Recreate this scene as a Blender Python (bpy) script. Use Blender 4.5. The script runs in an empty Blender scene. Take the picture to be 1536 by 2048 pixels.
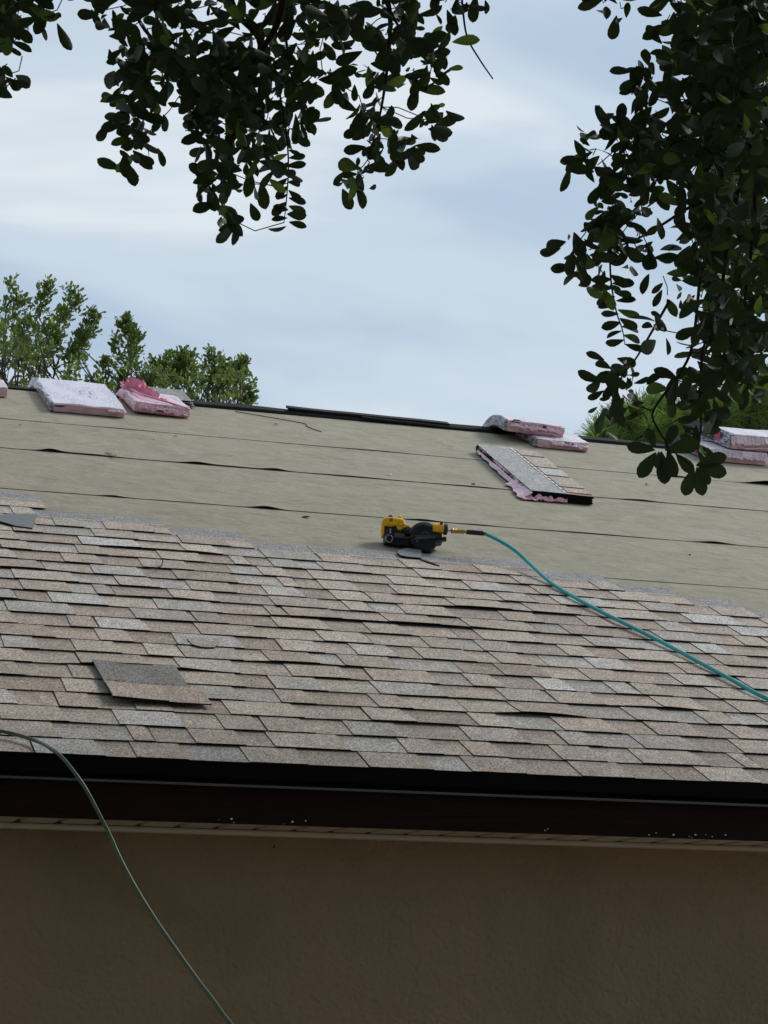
import bpy, math, random
import numpy as np
from mathutils import Vector, Matrix, Quaternion, noise
R_ = math.radians
random.seed(11)
scene = bpy.context.scene
COL = scene.collection

# ------------------------------------------------------------------ camera
EZ = 2.43                      # height of the lowest shingle course line above the ground
CAM = Vector((0.0, -6.189, EZ - 0.7752))
PITCH, YAW, ROLL, FPX = 0.231568, 0.309537, 0.004984, 4310.27
fw = Vector((math.sin(YAW)*math.cos(PITCH), math.cos(YAW)*math.cos(PITCH), math.sin(PITCH)))
rt0 = Vector((math.cos(YAW), -math.sin(YAW), 0)); up0 = rt0.cross(fw)
rt = rt0*math.cos(ROLL) + up0*math.sin(ROLL); up = -rt0*math.sin(ROLL) + up0*math.cos(ROLL)
cd = bpy.data.cameras.new('camera'); cam = bpy.data.objects.new('camera', cd); COL.objects.link(cam)
M = Matrix.Identity(4)
for i in range(3):
    M[i][0], M[i][1], M[i][2], M[i][3] = rt[i], up[i], -fw[i], CAM[i]
cam.matrix_world = M
cd.sensor_fit = 'VERTICAL'; cd.sensor_height = 36.0; cd.lens = 36.0*FPX/2048.0
cd.clip_start = 0.05; cd.clip_end = 2000
scene.camera = cam

# ------------------------------------------------------------------ sky, sun, exposure
SUN = Vector((0.68, 0.16, 0.72)).normalized()
SKY_STRENGTH = 0.10
w = bpy.data.worlds.new('World'); scene.world = w; w.use_nodes = True
nt = w.node_tree; N = nt.nodes; Lk = nt.links; N.clear()
out = N.new('ShaderNodeOutputWorld'); bg = N.new('ShaderNodeBackground'); Lk.new(bg.outputs[0], out.inputs[0])
bg.inputs[1].default_value = SKY_STRENGTH
sky = N.new('ShaderNodeTexSky'); sky.sky_type = 'NISHITA'; sky.sun_disc = False
sky.sun_elevation = math.asin(SUN.z); sky.sun_rotation = math.atan2(SUN.x, SUN.y); sky.air_density = 1.4; sky.dust_density = 2.0
tc = N.new('ShaderNodeTexCoord'); sp = N.new('ShaderNodeSeparateXYZ'); Lk.new(tc.outputs['Generated'], sp.inputs[0])
def wm(op, a, b=None):
    n = N.new('ShaderNodeMath'); n.operation = op
    for i, v in enumerate((a, b)):
        if v is None: continue
        if isinstance(v, (int, float)): n.inputs[i].default_value = v
        else: Lk.new(v, n.inputs[i])
    return n.outputs[0]
zz = wm('ADD', wm('MAXIMUM', sp.outputs[2], 0.0), 0.22)
cx = N.new('ShaderNodeCombineXYZ'); Lk.new(wm('DIVIDE', sp.outputs[0], zz), cx.inputs[0]); Lk.new(wm('DIVIDE', sp.outputs[1], zz), cx.inputs[1])
def wnoise(scale, detail, rough, loc):
    m = N.new('ShaderNodeMapping'); m.inputs['Location'].default_value = loc; m.inputs['Rotation'].default_value = (0, 0, 0.25); m.inputs['Scale'].default_value = (0.60, 1.35, 1)
    Lk.new(cx.outputs[0], m.inputs[0])
    n = N.new('ShaderNodeTexNoise'); n.inputs['Scale'].default_value = scale; n.inputs['Detail'].default_value = detail; n.inputs['Roughness'].default_value = rough
    n.inputs['Distortion'].default_value = 0.5
    Lk.new(m.outputs[0], n.inputs['Vector']); return n.outputs['Fac']
def wramp(f, stops):
    r = N.new('ShaderNodeValToRGB'); r.color_ramp.interpolation = 'EASE'
    while len(r.color_ramp.elements) < len(stops): r.color_ramp.elements.new(0.5)
    for e, (p_, c_) in zip(r.color_ramp.elements, stops): e.position = p_; e.color = (*c_, 1)
    Lk.new(f, r.inputs[0]); return r.outputs[0]
k_ = 1.0/SKY_STRENGTH
thin = wramp(wnoise(2.0, 5, 0.50, (3.1, 0.7, 0)), [(0.32, (0.285, 0.375, 0.490)), (0.45, (0.350, 0.435, 0.535)), (0.56, (0.440, 0.512, 0.585)), (0.68, (0.580, 0.622, 0.652))])
gain = N.new('ShaderNodeVectorMath'); gain.operation = 'SCALE'; gain.inputs['Scale'].default_value = k_; Lk.new(thin, gain.inputs[0])
mixc = N.new('ShaderNodeMix'); mixc.data_type = 'RGBA'
veil = wramp(wnoise(1.7, 3, 0.5, (0.4, 5.2, 0)), [(0.25, (0.80,)*3), (0.75, (0.97,)*3)])
Lk.new(veil, mixc.inputs['Factor']); Lk.new(sky.outputs[0], mixc.inputs['A']); Lk.new(gain.outputs[0], mixc.inputs['B'])
Lk.new(mixc.outputs['Result'], bg.inputs[0])
sl = bpy.data.lights.new('sun', 'SUN'); sl.energy = 1.5; sl.angle = R_(16); sl.color = (1.0, 0.95, 0.88)
so = bpy.data.objects.new('sun', sl); COL.objects.link(so); so.rotation_euler = SUN.to_track_quat('Z', 'Y').to_euler(); so.location = (5, 5, 20)
vs = scene.view_settings; vs.view_transform = 'Standard'; vs.look = 'None'; vs.gamma = 1; vs.exposure = 0.45; vs.use_curve_mapping = False
scene.cycles.max_bounces = 6; scene.cycles.transparent_max_bounces = 8

# ------------------------------------------------------------------ materials
class NM:
    """node material builder"""
    def __init__(s, name, rough=0.7, spec=0.5):
        s.m = bpy.data.materials.new(name); s.m.use_nodes = True; s.t = s.m.node_tree; s.N = s.t.nodes; s.L = s.t.links
        s.b = s.N['Principled BSDF']; s.b.inputs['Roughness'].default_value = rough; s.b.inputs['Specular IOR Level'].default_value = spec
        s.o = s.N['Material Output']; s._tc = None
    def coord(s, kind='Object'):
        if s._tc is None: s._tc = s.N.new('ShaderNodeTexCoord')
        return s._tc.outputs[kind]
    def link(s, a, inp):
        if hasattr(a, 'is_linked') or isinstance(a, bpy.types.NodeSocket): s.L.new(a, inp)
        else: inp.default_value = a
    def mapping(s, v, scale=(1, 1, 1), loc=(0, 0, 0), rot=(0, 0, 0)):
        m = s.N.new('ShaderNodeMapping'); s.L.new(v, m.inputs[0]); m.inputs['Scale'].default_value = scale; m.inputs['Location'].default_value = loc; m.inputs['Rotation'].default_value = rot
        return m.outputs[0]
    def noise(s, v, scale, detail=3, rough=0.5, dist=0.0, out='Fac'):
        n = s.N.new('ShaderNodeTexNoise'); s.L.new(v, n.inputs['Vector']); n.inputs['Scale'].default_value = scale
        n.inputs['Detail'].default_value = detail; n.inputs['Roughness'].default_value = rough; n.inputs['Distortion'].default_value = dist
        return n.outputs[out]
    def voro(s, v, scale, out='Color', feature='F1'):
        n = s.N.new('ShaderNodeTexVoronoi'); n.feature = feature; s.L.new(v, n.inputs['Vector']); n.inputs['Scale'].default_value = scale
        return n.outputs[out]
    def math(s, op, a, b=None, c=None):
        n = s.N.new('ShaderNodeMath'); n.operation = op
        for i, v in enumerate((a, b, c)):
            if v is not None: s.link(v, n.inputs[i])
        return n.outputs[0]
    def ramp(s, f, stops, interp='LINEAR'):
        r = s.N.new('ShaderNodeValToRGB'); r.color_ramp.interpolation = interp
        while len(r.color_ramp.elements) < len(stops): r.color_ramp.elements.new(0.5)
        for e, (p_, c_) in zip(r.color_ramp.elements, stops):
            e.position = p_; e.color = (*c_, 1) if hasattr(c_, '__len__') else (c_, c_, c_, 1)
        s.L.new(f, r.inputs[0]); return r.outputs[0]
    def mix(s, f, a, b, mode='MIX'):
        n = s.N.new('ShaderNodeMix'); n.data_type = 'RGBA'; n.blend_type = mode
        for v, k in ((f, 'Factor'), (a, 'A'), (b, 'B')):
            if isinstance(v, tuple): v = (*v, 1) if len(v) == 3 else v
            s.link(v, n.inputs[k])
        return n.outputs['Result']
    def attr(s, name, out='Color'):
        n = s.N.new('ShaderNodeAttribute'); n.attribute_name = name; return n.outputs[out]
    def sep(s, v):
        n = s.N.new('ShaderNodeSeparateXYZ'); s.L.new(v, n.inputs[0]); return n.outputs
    def color(s, c): s.link((*c, 1) if isinstance(c, tuple) and len(c) == 3 else c, s.b.inputs['Base Color']); return s
    def bump(s, h, strength=0.3, dist=0.002):
        n = s.N.new('ShaderNodeBump'); n.inputs['Strength'].default_value = strength; n.inputs['Distance'].default_value = dist
        s.L.new(h, n.inputs['Height']); s.L.new(n.outputs[0], s.b.inputs['Normal']); return s

def plain(name, c, rough=0.6, metal=0.0, var=0.15, scale=30, spec=0.5):
    m = NM(name, rough, spec); n = m.noise(m.coord(), scale, 3)
    m.color(m.mix(n, tuple(v*(1-var) for v in c), tuple(min(1, v*(1+var)) for v in c))); m.b.inputs['Metallic'].default_value = metal
    return m.m

def granules(name='granules'):
    m = NM(name, 0.92, 0.15); v = m.coord()
    g = m.voro(v, 290.0); gv = m.sep(g)
    speck = m.ramp(gv[0], [(0.0, 0.36), (0.25, 0.74), (0.60, 1.03), (0.84, 1.30), (1.0, 1.65)])
    clump = m.ramp(m.noise(v, 130, 2, 0.6), [(0.30, 0.80), (0.70, 1.20)])
    soft = m.ramp(m.noise(v, 13, 4, 0.6), [(0.3, 0.85), (0.7, 1.13)])
    tint = m.ramp(gv[1], [(0.0, (1.12, 0.95, 0.80)), (0.5, (1, 1, 1)), (1.0, (0.93, 1.0, 1.07))])
    c = m.mix(1.0, m.attr('Col'), speck, 'MULTIPLY'); c = m.mix(1.0, c, clump, 'MULTIPLY'); c = m.mix(1.0, c, soft, 'MULTIPLY'); c = m.mix(1.0, c, tint, 'MULTIPLY')
    m.color(c); m.bump(gv[2], 0.6, 0.0012)
    return m.m
GRAN = granules()
ASPH = plain('asphalt_edge', (0.012, 0.011, 0.011), 0.9, 0, 0.3, 60, 0.2)

def felt_mat():
    m = NM('felt', 0.85, 0.2); v = m.coord()
    st = m.noise(m.mapping(v, (2.0, 2.5, 2.5), (0, 0, 0), (0, 0, 0.2)), 3.0, 9, 0.68, 1.0)
    c = m.ramp(st, [(0.30, (0.296, 0.270, 0.203)), (0.5, (0.350, 0.320, 0.245)), (0.70, (0.404, 0.370, 0.288))])
    pinkish = m.ramp(m.noise(v, 2.2, 4, 0.6), [(0.55, 0.0), (0.75, 0.35)])
    c = m.mix(pinkish, c, (0.46, 0.37, 0.28))
    fib = m.ramp(m.noise(m.mapping(v, (55, 80, 80)), 3.0, 3, 0.75), [(0.3, 0.76), (0.7, 1.20)])
    c = m.mix(1.0, c, fib, 'MULTIPLY')
    dirt = m.ramp(m.noise(m.mapping(v, (1, 3.2, 3.2), (4, 2, 0)), 4.0, 6, 0.7), [(0.54, 1.0), (0.70, 0.80)])
    c = m.mix(1.0, c, dirt, 'MULTIPLY')
    m.color(c)
    wr = m.math('ADD', m.noise(m.mapping(v, (1.8, 2.8, 2.8), (2, 1, 0), (0, 0, 0.3)), 4.0, 5, 0.6, 1.4), m.math('MULTIPLY', m.noise(v, 160, 2), 0.12))
    m.bump(wr, 1.0, 0.010)
    return m.m
FELT = felt_mat()
BLACKFELT = plain('felt_underside', (0.012, 0.012, 0.013), 0.75, 0, 0.4, 20, 0.3)

def stucco():
    m = NM('stucco', 0.9, 0.2); v = m.coord()
    big = m.noise(v, 1.3, 5, 0.6, 0.6)
    c = m.ramp(big, [(0.32, (0.250, 0.182, 0.104)), (0.5, (0.305, 0.224, 0.132)), (0.68, (0.350, 0.240, 0.152))])
    m.color(c)
    hgt = m.math('ADD', m.math('ADD', m.noise(v, 55, 4, 0.65), m.math('MULTIPLY', m.noise(v, 9, 3, 0.6, 1.0), 1.2)), m.math('MULTIPLY', m.voro(v, 60, 'Distance'), 0.5))
    m.bump(hgt, 0.9, 0.009)
    return m.m
STUCCO = stucco()

def fascia_mat():
    m = NM('fascia_paint', 0.75, 0.10); v = m.coord()
    gr = m.noise(m.mapping(v, (1.2, 30, 30)), 3.0, 5, 0.6, 1.2)
    c = m.ramp(gr, [(0.3, (0.013, 0.0062, 0.005)), (0.7, (0.027, 0.012, 0.010))])
    m.color(c); m.bump(gr, 0.7, 0.003)
    return m.m
FASCIA = fascia_mat()
DRIP = plain('drip_edge_metal', (0.005, 0.005, 0.0055), 0.8, 0.0, 0.2, 8, 0.08)
FLANGE_GLINT = plain('drip_edge_flange_glint', (0.10, 0.11, 0.12), 0.4, 0.2, 0.3, 6)  # paler copy of the drip metal, painting in the light its hem reflects
SOFFIT = plain('soffit_vinyl', (0.62, 0.55, 0.47), 0.6, 0, 0.08, 12)
PAINT = plain('white_paint', (0.78, 0.78, 0.76), 0.7)
GROUND = NM('ground_sandy_lawn', 0.95, 0.1)
GROUND.color(GROUND.ramp(GROUND.noise(GROUND.coord(), 1.8, 6, 0.65), [(0.3, (0.170, 0.140, 0.098)), (0.7, (0.270, 0.225, 0.165))]))
GROUND.bump(GROUND.noise(GROUND.coord(), 40, 4), 0.8, 0.03); GROUND = GROUND.m

def leaf_mat(name, c0, c1, transl=0.25, rough=0.38):
    m = NM(name, rough, 0.30)
    oi = m.N.new('ShaderNodeObjectInfo')
    n = m.noise(m.coord(), 2.3, 2)
    rnd = m.math('FRACT', m.math('ADD', m.math('ADD', m.attr('rnd', 'Fac'), oi.outputs['Random']), m.math('MULTIPLY', n, 0.25)))
    c = m.mix(rnd, c0, c1); m.color(c)
    tr = m.N.new('ShaderNodeBsdfTranslucent'); m.L.new(m.mix(m.ramp(rnd, [(0.88, 0.2), (0.97, 1.0)]), c, (0.20, 0.32, 0.05)), tr.inputs[0])
    mx = m.N.new('ShaderNodeMixShader'); m.L.new(m.ramp(rnd, [(0.88, transl), (0.96, min(1, transl*2.6))]), mx.inputs[0])
    m.L.new(m.b.outputs[0], mx.inputs[1]); m.L.new(tr.outputs[0], mx.inputs[2]); m.L.new(mx.outputs[0], m.o.inputs[0])
    return m.m
LEAF = leaf_mat('oak_leaf', (0.022, 0.036, 0.016), (0.042, 0.068, 0.024), 0.15, 0.42)
LEAF2 = leaf_mat('far_oak_leaf', (0.085, 0.125, 0.045), (0.20, 0.255, 0.065), 0.42, 0.45)
NEEDLE = leaf_mat('pine_needle', (0.075, 0.145, 0.032), (0.185, 0.270, 0.065), 0.38, 0.5)
BARK = plain('oak_bark', (0.045, 0.037, 0.030), 0.9, 0, 0.4, 25, 0.2)
TWIG = plain('twig_bark', (0.030, 0.025, 0.020), 0.85, 0, 0.3, 60, 0.2)

def film(name, top, side, end_dark=True):
    """printed plastic wrapper; local axes: x across, y up the slope, z out; x=0 is the long edge nearest the camera's left"""
    m = NM(name, 0.24, 0.5); v = m.coord(); x, y, z = m.sep(v)[:]
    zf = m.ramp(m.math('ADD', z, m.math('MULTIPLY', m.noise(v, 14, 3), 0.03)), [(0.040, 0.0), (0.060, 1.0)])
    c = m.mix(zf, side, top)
    streak = m.ramp(m.noise(m.mapping(v, (14, 4, 14)), 3.0, 4, 0.6, 1.0), [(0.35, 0.0), (0.65, 1.0)])
    c = m.mix(m.math('MULTIPLY', streak, 0.22), c, (0.80, 0.73, 0.78))
    deep = m.ramp(m.noise(v, 16, 4, 0.6, 0.8), [(0.56, 0.0), (0.68, 0.45)])
    c = m.mix(m.math('MULTIPLY', deep, m.math('SUBTRACT', 1.0, m.math('MULTIPLY', zf, 0.85))), c, (0.62, 0.28, 0.37))
    # rows of small illegible print on the top
    row = m.math('GREATER_THAN', m.math('FRACT', m.math('MULTIPLY', y, 22.0)), 0.30)
    wv = m.N.new('ShaderNodeCombineXYZ'); m.L.new(m.math('MULTIPLY', x, 75.0), wv.inputs[0]); m.L.new(m.math('FLOOR', m.math('MULTIPLY', y, 22.0)), wv.inputs[1])
    word = m.math('GREATER_THAN', m.noise(wv.outputs[0], 1.0, 1), 0.47)
    zone = m.math('GREATER_THAN', m.noise(m.mapping(v, (9.0, 4.0, 0.01)), 1.0, 0), 0.44)
    topm = m.math('GREATER_THAN', z, 0.042)
    txt = m.math('MULTIPLY', m.math('MULTIPLY', row, word), m.math('MULTIPLY', zone, topm))
    c = m.mix(m.math('MULTIPLY', txt, 0.40), c, (0.30, 0.27, 0.33))
    if end_dark:   # dark printed band with pale lettering bars along the left edge
        band = m.math('LESS_THAN', m.math('ADD', x, m.math('MULTIPLY', m.noise(v, 20, 3), 0.03)), 0.034)
        lw = m.N.new('ShaderNodeCombineXYZ'); m.L.new(m.math('MULTIPLY', y, 16.0), lw.inputs[0]); m.L.new(m.math('MULTIPLY', z, 110.0), lw.inputs[1])
        let = m.ramp(m.noise(lw.outputs[0], 1.0, 4, 0.7), [(0.46, 0.0), (0.60, 1.0)])
        bc = m.mix(let, (0.09, 0.085, 0.10), (0.70, 0.64, 0.69))
        c = m.mix(band, c, bc)
    m.color(c)
    rid = m.math('ABSOLUTE', m.math('SUBTRACT', m.noise(m.mapping(v, (16, 6, 22)), 1.6, 2, 0.5, 1.2), 0.5))
    rid2 = m.math('ABSOLUTE', m.math('SUBTRACT', m.noise(m.mapping(v, (9, 16, 30), (3, 1, 2)), 1.8, 2, 0.5, 0.8), 0.5))
    m.bump(m.math('ADD', m.math('MINIMUM', m.math('MULTIPLY', rid, 5.0), 1.0), m.math('MINIMUM', m.math('MULTIPLY', rid2, 5.0), 1.0)), 0.32, 0.004)
    return m.m
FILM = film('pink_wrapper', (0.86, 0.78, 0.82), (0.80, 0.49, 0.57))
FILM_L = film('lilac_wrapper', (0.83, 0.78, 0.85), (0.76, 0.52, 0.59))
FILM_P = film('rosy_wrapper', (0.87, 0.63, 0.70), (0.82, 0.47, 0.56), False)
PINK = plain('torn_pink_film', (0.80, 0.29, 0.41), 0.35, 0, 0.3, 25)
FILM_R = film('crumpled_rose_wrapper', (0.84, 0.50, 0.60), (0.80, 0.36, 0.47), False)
RED = plain('red_label', (0.50, 0.02, 0.06), 0.4)
WHITE_INK = plain('white_ink', (0.8, 0.78, 0.8), 0.5)
DARK_INK = plain('dark_ink', (0.03, 0.03, 0.04), 0.5)
YEL = plain('yellow_plastic', (1.0, 0.52, 0.025), 0.36, 0, 0.06, 40)
BLK = plain('black_plastic', (0.013, 0.013, 0.014), 0.42, 0, 0.2, 60)
GREYP = plain('grey_rubber', (0.10, 0.10, 0.10), 0.5, 0, 0.2, 60)
STEEL = plain('steel', (0.45, 0.44, 0.42), 0.30, 0.9, 0.1, 40)
BRASS = plain('brass', (0.50, 0.34, 0.13), 0.32, 0.85, 0.15, 60)
TEAL = plain('teal_hose', (0.02, 0.42, 0.43), 0.33, 0, 0.12, 10)
GREENH = plain('green_hose', (0.075, 0.115, 0.062), 0.34, 0, 0.12, 10)
SCRAPM = plain('grey_scrap', (0.19, 0.205, 0.205), 0.75, 0, 0.35, 45, 0.3)
WOODM = plain('pale_wood', (0.66, 0.60, 0.46), 0.7, 0, 0.1, 60)

# ------------------------------------------------------------------ geometry helpers
TH = math.atan(0.5); CT, ST = math.cos(TH), math.sin(TH); EXP = 0.143
def roof(x, s, h=0.0): return Vector((x, s*CT - h*ST, EZ + s*ST + h*CT))
def roof_m(x, s, h=0.0, rot=0.0, tilt=0.0, yawz=None):
    """frame on the roof: x along the eave, y up the slope, z out"""
    B = Matrix(((1, 0, 0), (0, CT, -ST), (0, ST, CT))).to_4x4()
    return Matrix.Translation(roof(x, s, h)) @ B @ Matrix.Rotation(rot, 4, 'Z') @ Matrix.Rotation(tilt, 4, 'X')
def at(px, py, d):
    """a point d metres out from the standing place of the photographer, in the direction of a sighted point"""
    v = (fw*FPX + rt*(px-768) + up*(1024-py)).normalized()
    return CAM + v*d

def on_roof(px, py, h):
    """the point h above the roof slope where a sight line meets it"""
    v = (fw*FPX + rt*(px-768) + up*(1024-py)); n_ = Vector((0, -ST, CT))
    return CAM + v*(((roof(0, 0, h)-CAM).dot(n_))/v.dot(n_))

class MB:
    def __init__(s): s.v = []; s.f = []; s.mi = []; s.col = []
    def face(s, idx, mi=0, col=None): s.f.append(tuple(idx)); s.mi.append(mi); s.col.append(col)
    def add(s, pts, faces, mi=0, col=None):
        o = len(s.v); s.v += [tuple(p) for p in pts]
        for f in faces: s.face([i+o for i in f], mi, col)
    def box(s, x0, x1, y0, y1, z0, z1, mi=0, T=None, col=None):
        p = [Vector((x, y, z)) for z in (z0, z1) for y in (y0, y1) for x in (x0, x1)]
        if T is not None: p = [T @ q for q in p]
        s.add(p, [(0, 2, 3, 1), (4, 5, 7, 6), (0, 1, 5, 4), (2, 6, 7, 3), (0, 4, 6, 2), (1, 3, 7, 5)], mi, col)
    def prism(s, poly, T, a, b, mi=0, side_mi=None, bevel=0.0, col=None):
        """polygon in local (x,z), extruded along local y from a to b; T maps to the parent's space"""
        n = len(poly); side_mi = mi if side_mi is None else side_mi
        area = sum(poly[i][0]*poly[(i+1) % n][1]-poly[(i+1) % n][0]*poly[i][1] for i in range(n))
        if area < 0: poly = poly[::-1]
        rings = []
        cx_ = sum(p[0] for p in poly)/n; cz_ = sum(p[1] for p in poly)/n
        def ring(y, ins):
            out_ = []
            for (x, z) in poly:
                d = math.hypot(x-cx_, z-cz_) or 1; k = max(0.0, 1-ins/d)
                out_.append(T @ Vector((cx_+(x-cx_)*k, y, cz_+(z-cz_)*k)))
            return out_
        spec_ = [(a, bevel), (a+bevel, 0), (b-bevel, 0), (b, bevel)] if bevel > 0 else [(a, 0), (b, 0)]
        o = len(s.v)
        for y, ins in spec_: s.v += [tuple(p) for p in ring(y, ins)]
        for r in range(len(spec_)-1):
            for i in range(n):
                j = (i+1) % n
                s.face((o+r*n+i, o+r*n+j, o+(r+1)*n+j, o+(r+1)*n+i), side_mi, col)
        s.face([o+i for i in range(n)], mi, col); L_ = len(spec_)-1
        s.face([o+L_*n+i for i in range(n)][::-1], mi, col)
    def tube(s, pts, r, seg=8, mi=0, caps=True, col=None):
        pts = [Vector(p) for p in pts]; n = len(pts); o = len(s.v)
        rs = r if hasattr(r, '__len__') else [r]*n
        t0 = (pts[1]-pts[0]).normalized(); u = t0.orthogonal().normalized()
        for i, p in enumerate(pts):
            t = (pts[min(i+1, n-1)]-pts[max(i-1, 0)]).normalized()
            u = (u - t*u.dot(t)); u = u.normalized() if u.length > 1e-6 else t.orthogonal().normalized(); v = t.cross(u)
            for k in range(seg):
                a = 2*math.pi*k/seg; s.v.append(tuple(p + (u*math.cos(a)+v*math.sin(a))*rs[i]))
        for i in range(n-1):
            for k in range(seg):
                k2 = (k+1) % seg; s.face((o+i*seg+k, o+i*seg+k2, o+(i+1)*seg+k2, o+(i+1)*seg+k), mi, col)
        if caps:
            s.face([o+k for k in range(seg)][::-1], mi, col); s.face([o+(n-1)*seg+k for k in range(seg)], mi, col)
    def cyl(s, a, b, r, seg=16, mi=0, prof=None):
        """solid of revolution between a and b; prof = [(t, radius)]"""
        a = Vector(a); b = Vector(b); prof = prof or [(0, r), (1, r)]
        t = (b-a).normalized(); u = t.orthogonal().normalized(); v = t.cross(u); o = len(s.v)
        for (q, rr) in prof:
            for k in range(seg):
                an = 2*math.pi*k/seg; s.v.append(tuple(a+(b-a)*q+(u*math.cos(an)+v*math.sin(an))*rr))
        for i in range(len(prof)-1):
            for k in range(seg):
                k2 = (k+1) % seg; s.face((o+i*seg+k, o+i*seg+k2, o+(i+1)*seg+k2, o+(i+1)*seg+k), mi)
        s.face([o+k for k in range(seg)][::-1], mi); e = o+(len(prof)-1)*seg; s.face([e+k for k in range(seg)], mi)
    def grid(s, fn, us, vs_, mi=0, flip=False, colfn=None):
        o = len(s.v); nu, nv = len(us), len(vs_)
        for v in vs_:
            for u in us: s.v.append(tuple(fn(u, v)))
        for j in range(nv-1):
            for i in range(nu-1):
                q = (o+j*nu+i, o+j*nu+i+1, o+(j+1)*nu+i+1, o+(j+1)*nu+i)
                s.face(q[::-1] if flip else q, mi, colfn((us[i]+us[i+1])/2, (vs_[j]+vs_[j+1])/2) if colfn else None)
    def build(s, name, mats, parent=None, smooth=False, cols=False, rnd=None):
        me = bpy.data.meshes.new(name); me.from_pydata(s.v, [], s.f)
        mats = mats if isinstance(mats, (list, tuple)) else [mats]
        for m in mats: me.materials.append(m)
        if len(mats) > 1: me.polygons.foreach_set('material_index', s.mi)
        if smooth: me.polygons.foreach_set('use_smooth', [True]*len(s.f))
        if cols:
            ca = me.color_attributes.new('Col', 'FLOAT_COLOR', 'CORNER'); arr = []
            for f, c in zip(s.f, s.col): arr += list((*(c or (0.3, 0.3, 0.3)), 1.0))*len(f)
            ca.data.foreach_set('color', arr)
        if rnd is not None:
            a_ = me.attributes.new('rnd', 'FLOAT', 'FACE'); a_.data.foreach_set('value', rnd)
        me.update()
        ob = bpy.data.objects.new(name, me); COL.objects.link(ob)
        if parent is not None: ob.parent = parent
        return ob
def empty(name, mat=None, label=None, cat=None, group=None):
    o = bpy.data.objects.new(name, None); COL.objects.link(o); o.empty_display_size = 0.1
    if mat is not None: o.matrix_world = mat
    if label: tag(o, label, cat, group)
    return o
def tag(o, label=None, cat=None, group=None, kind=None):
    if label: o['label'] = label
    if cat: o['category'] = cat
    if group: o['group'] = group
    if kind: o['kind'] = kind
    return o
def lerp(a, b, t): return a+(b-a)*t
def spline(pts, n=8):
    pts = [Vector(p) for p in pts]; P = [pts[0]*2-pts[1]]+pts+[pts[-1]*2-pts[-2]]; out_ = []
    for i in range(1, len(P)-2):
        for k in range(n):
            t = k/n; a, b, c, d = P[i-1], P[i], P[i+1], P[i+2]
            out_.append(0.5*((2*b)+(c-a)*t+(2*a-5*b+4*c-d)*t*t+(3*b-a-3*c+d)*t**3))
    return out_+[pts[-1]]
def nz(x, y=0.0, z=0.0): return noise.noise(Vector((x, y, z)))

# ------------------------------------------------------------------ ground
g = MB(); g.grid(lambda u, v: (u, v, 0.0), [-600, -60, -15, 0, 15, 60, 600], [-600, -60, -15, 0, 15, 60, 600])
tag(g.build('ground', GROUND), kind='structure')

# ------------------------------------------------------------------ the house
X0, X1 = -5.0, 10.0; RS = 5.65; RY, RZ = RS*CT, EZ + RS*ST
WALL_Y = 0.12; FY = -0.115; FB = EZ - 0.226; BACK = 2*RY
house = empty('house', Matrix.Translation((2.5, RY, 0)), 'stucco house with gabled roof half covered in new tan shingles', 'house')
bpy.context.view_layer.update(); HINV = house.matrix_world.inverted()
def hbuild(mb, name, mats, parent=None, **k):
    mb.v = [tuple(HINV @ Vector(p)) for p in mb.v]
    return mb.build(name, mats, parent or house, **k)
# walls: front, back, two gables
m = MB(); m.box(X0+0.3, X1-0.3, WALL_Y, WALL_Y+0.2, 0.0, FB+0.02); hbuild(m, 'wall', STUCCO)
m = MB(); m.box(X0+0.3, X1-0.3, BACK-WALL_Y-0.2, BACK-WALL_Y, 0.0, FB+0.02); hbuild(m, 'wall', STUCCO)
for xa, xb in ((X0+0.3, X0+0.5), (X1-0.5, X1-0.3)):
    m = MB(); m.prism([(WALL_Y+0.21, 0.0), (BACK-WALL_Y-0.21, 0.0), (BACK-WALL_Y-0.21, FB), (RY, RZ-0.16), (WALL_Y+0.21, FB)],
                      Matrix(((0, 1, 0, 0), (1, 0, 0, 0), (0, 0, 1, 0), (0, 0, 0, 1))), xa, xb); hbuild(m, 'wall', STUCCO)
# roof deck (front and back slope)
m = MB(); d = 0.03
ev = roof(0, -0.12); a1 = roof(0, -0.12, -d)
prof = [(ev.y, ev.z-0.002), (RY, RZ-0.002), (BACK-ev.y, ev.z-0.002), (BACK-a1.y, a1.z), (RY, RZ-d*1.12), (a1.y, a1.z)]
m.prism(prof, Matrix(((0, 1, 0, 0), (1, 0, 0, 0), (0, 0, 1, 0), (0, 0, 0, 1))), X0, X1); hbuild(m, 'roof_deck', WOODM)
# back slope felt
m = MB(); m.grid(lambda u, v: (u, RY+v*CT, RZ-v*ST+0.004), np.linspace(X0, X1, 20).tolist(), np.linspace(0, RS+0.1, 12).tolist(), flip=True); hbuild(m, 'back_slope_felt', FELT)

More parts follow.
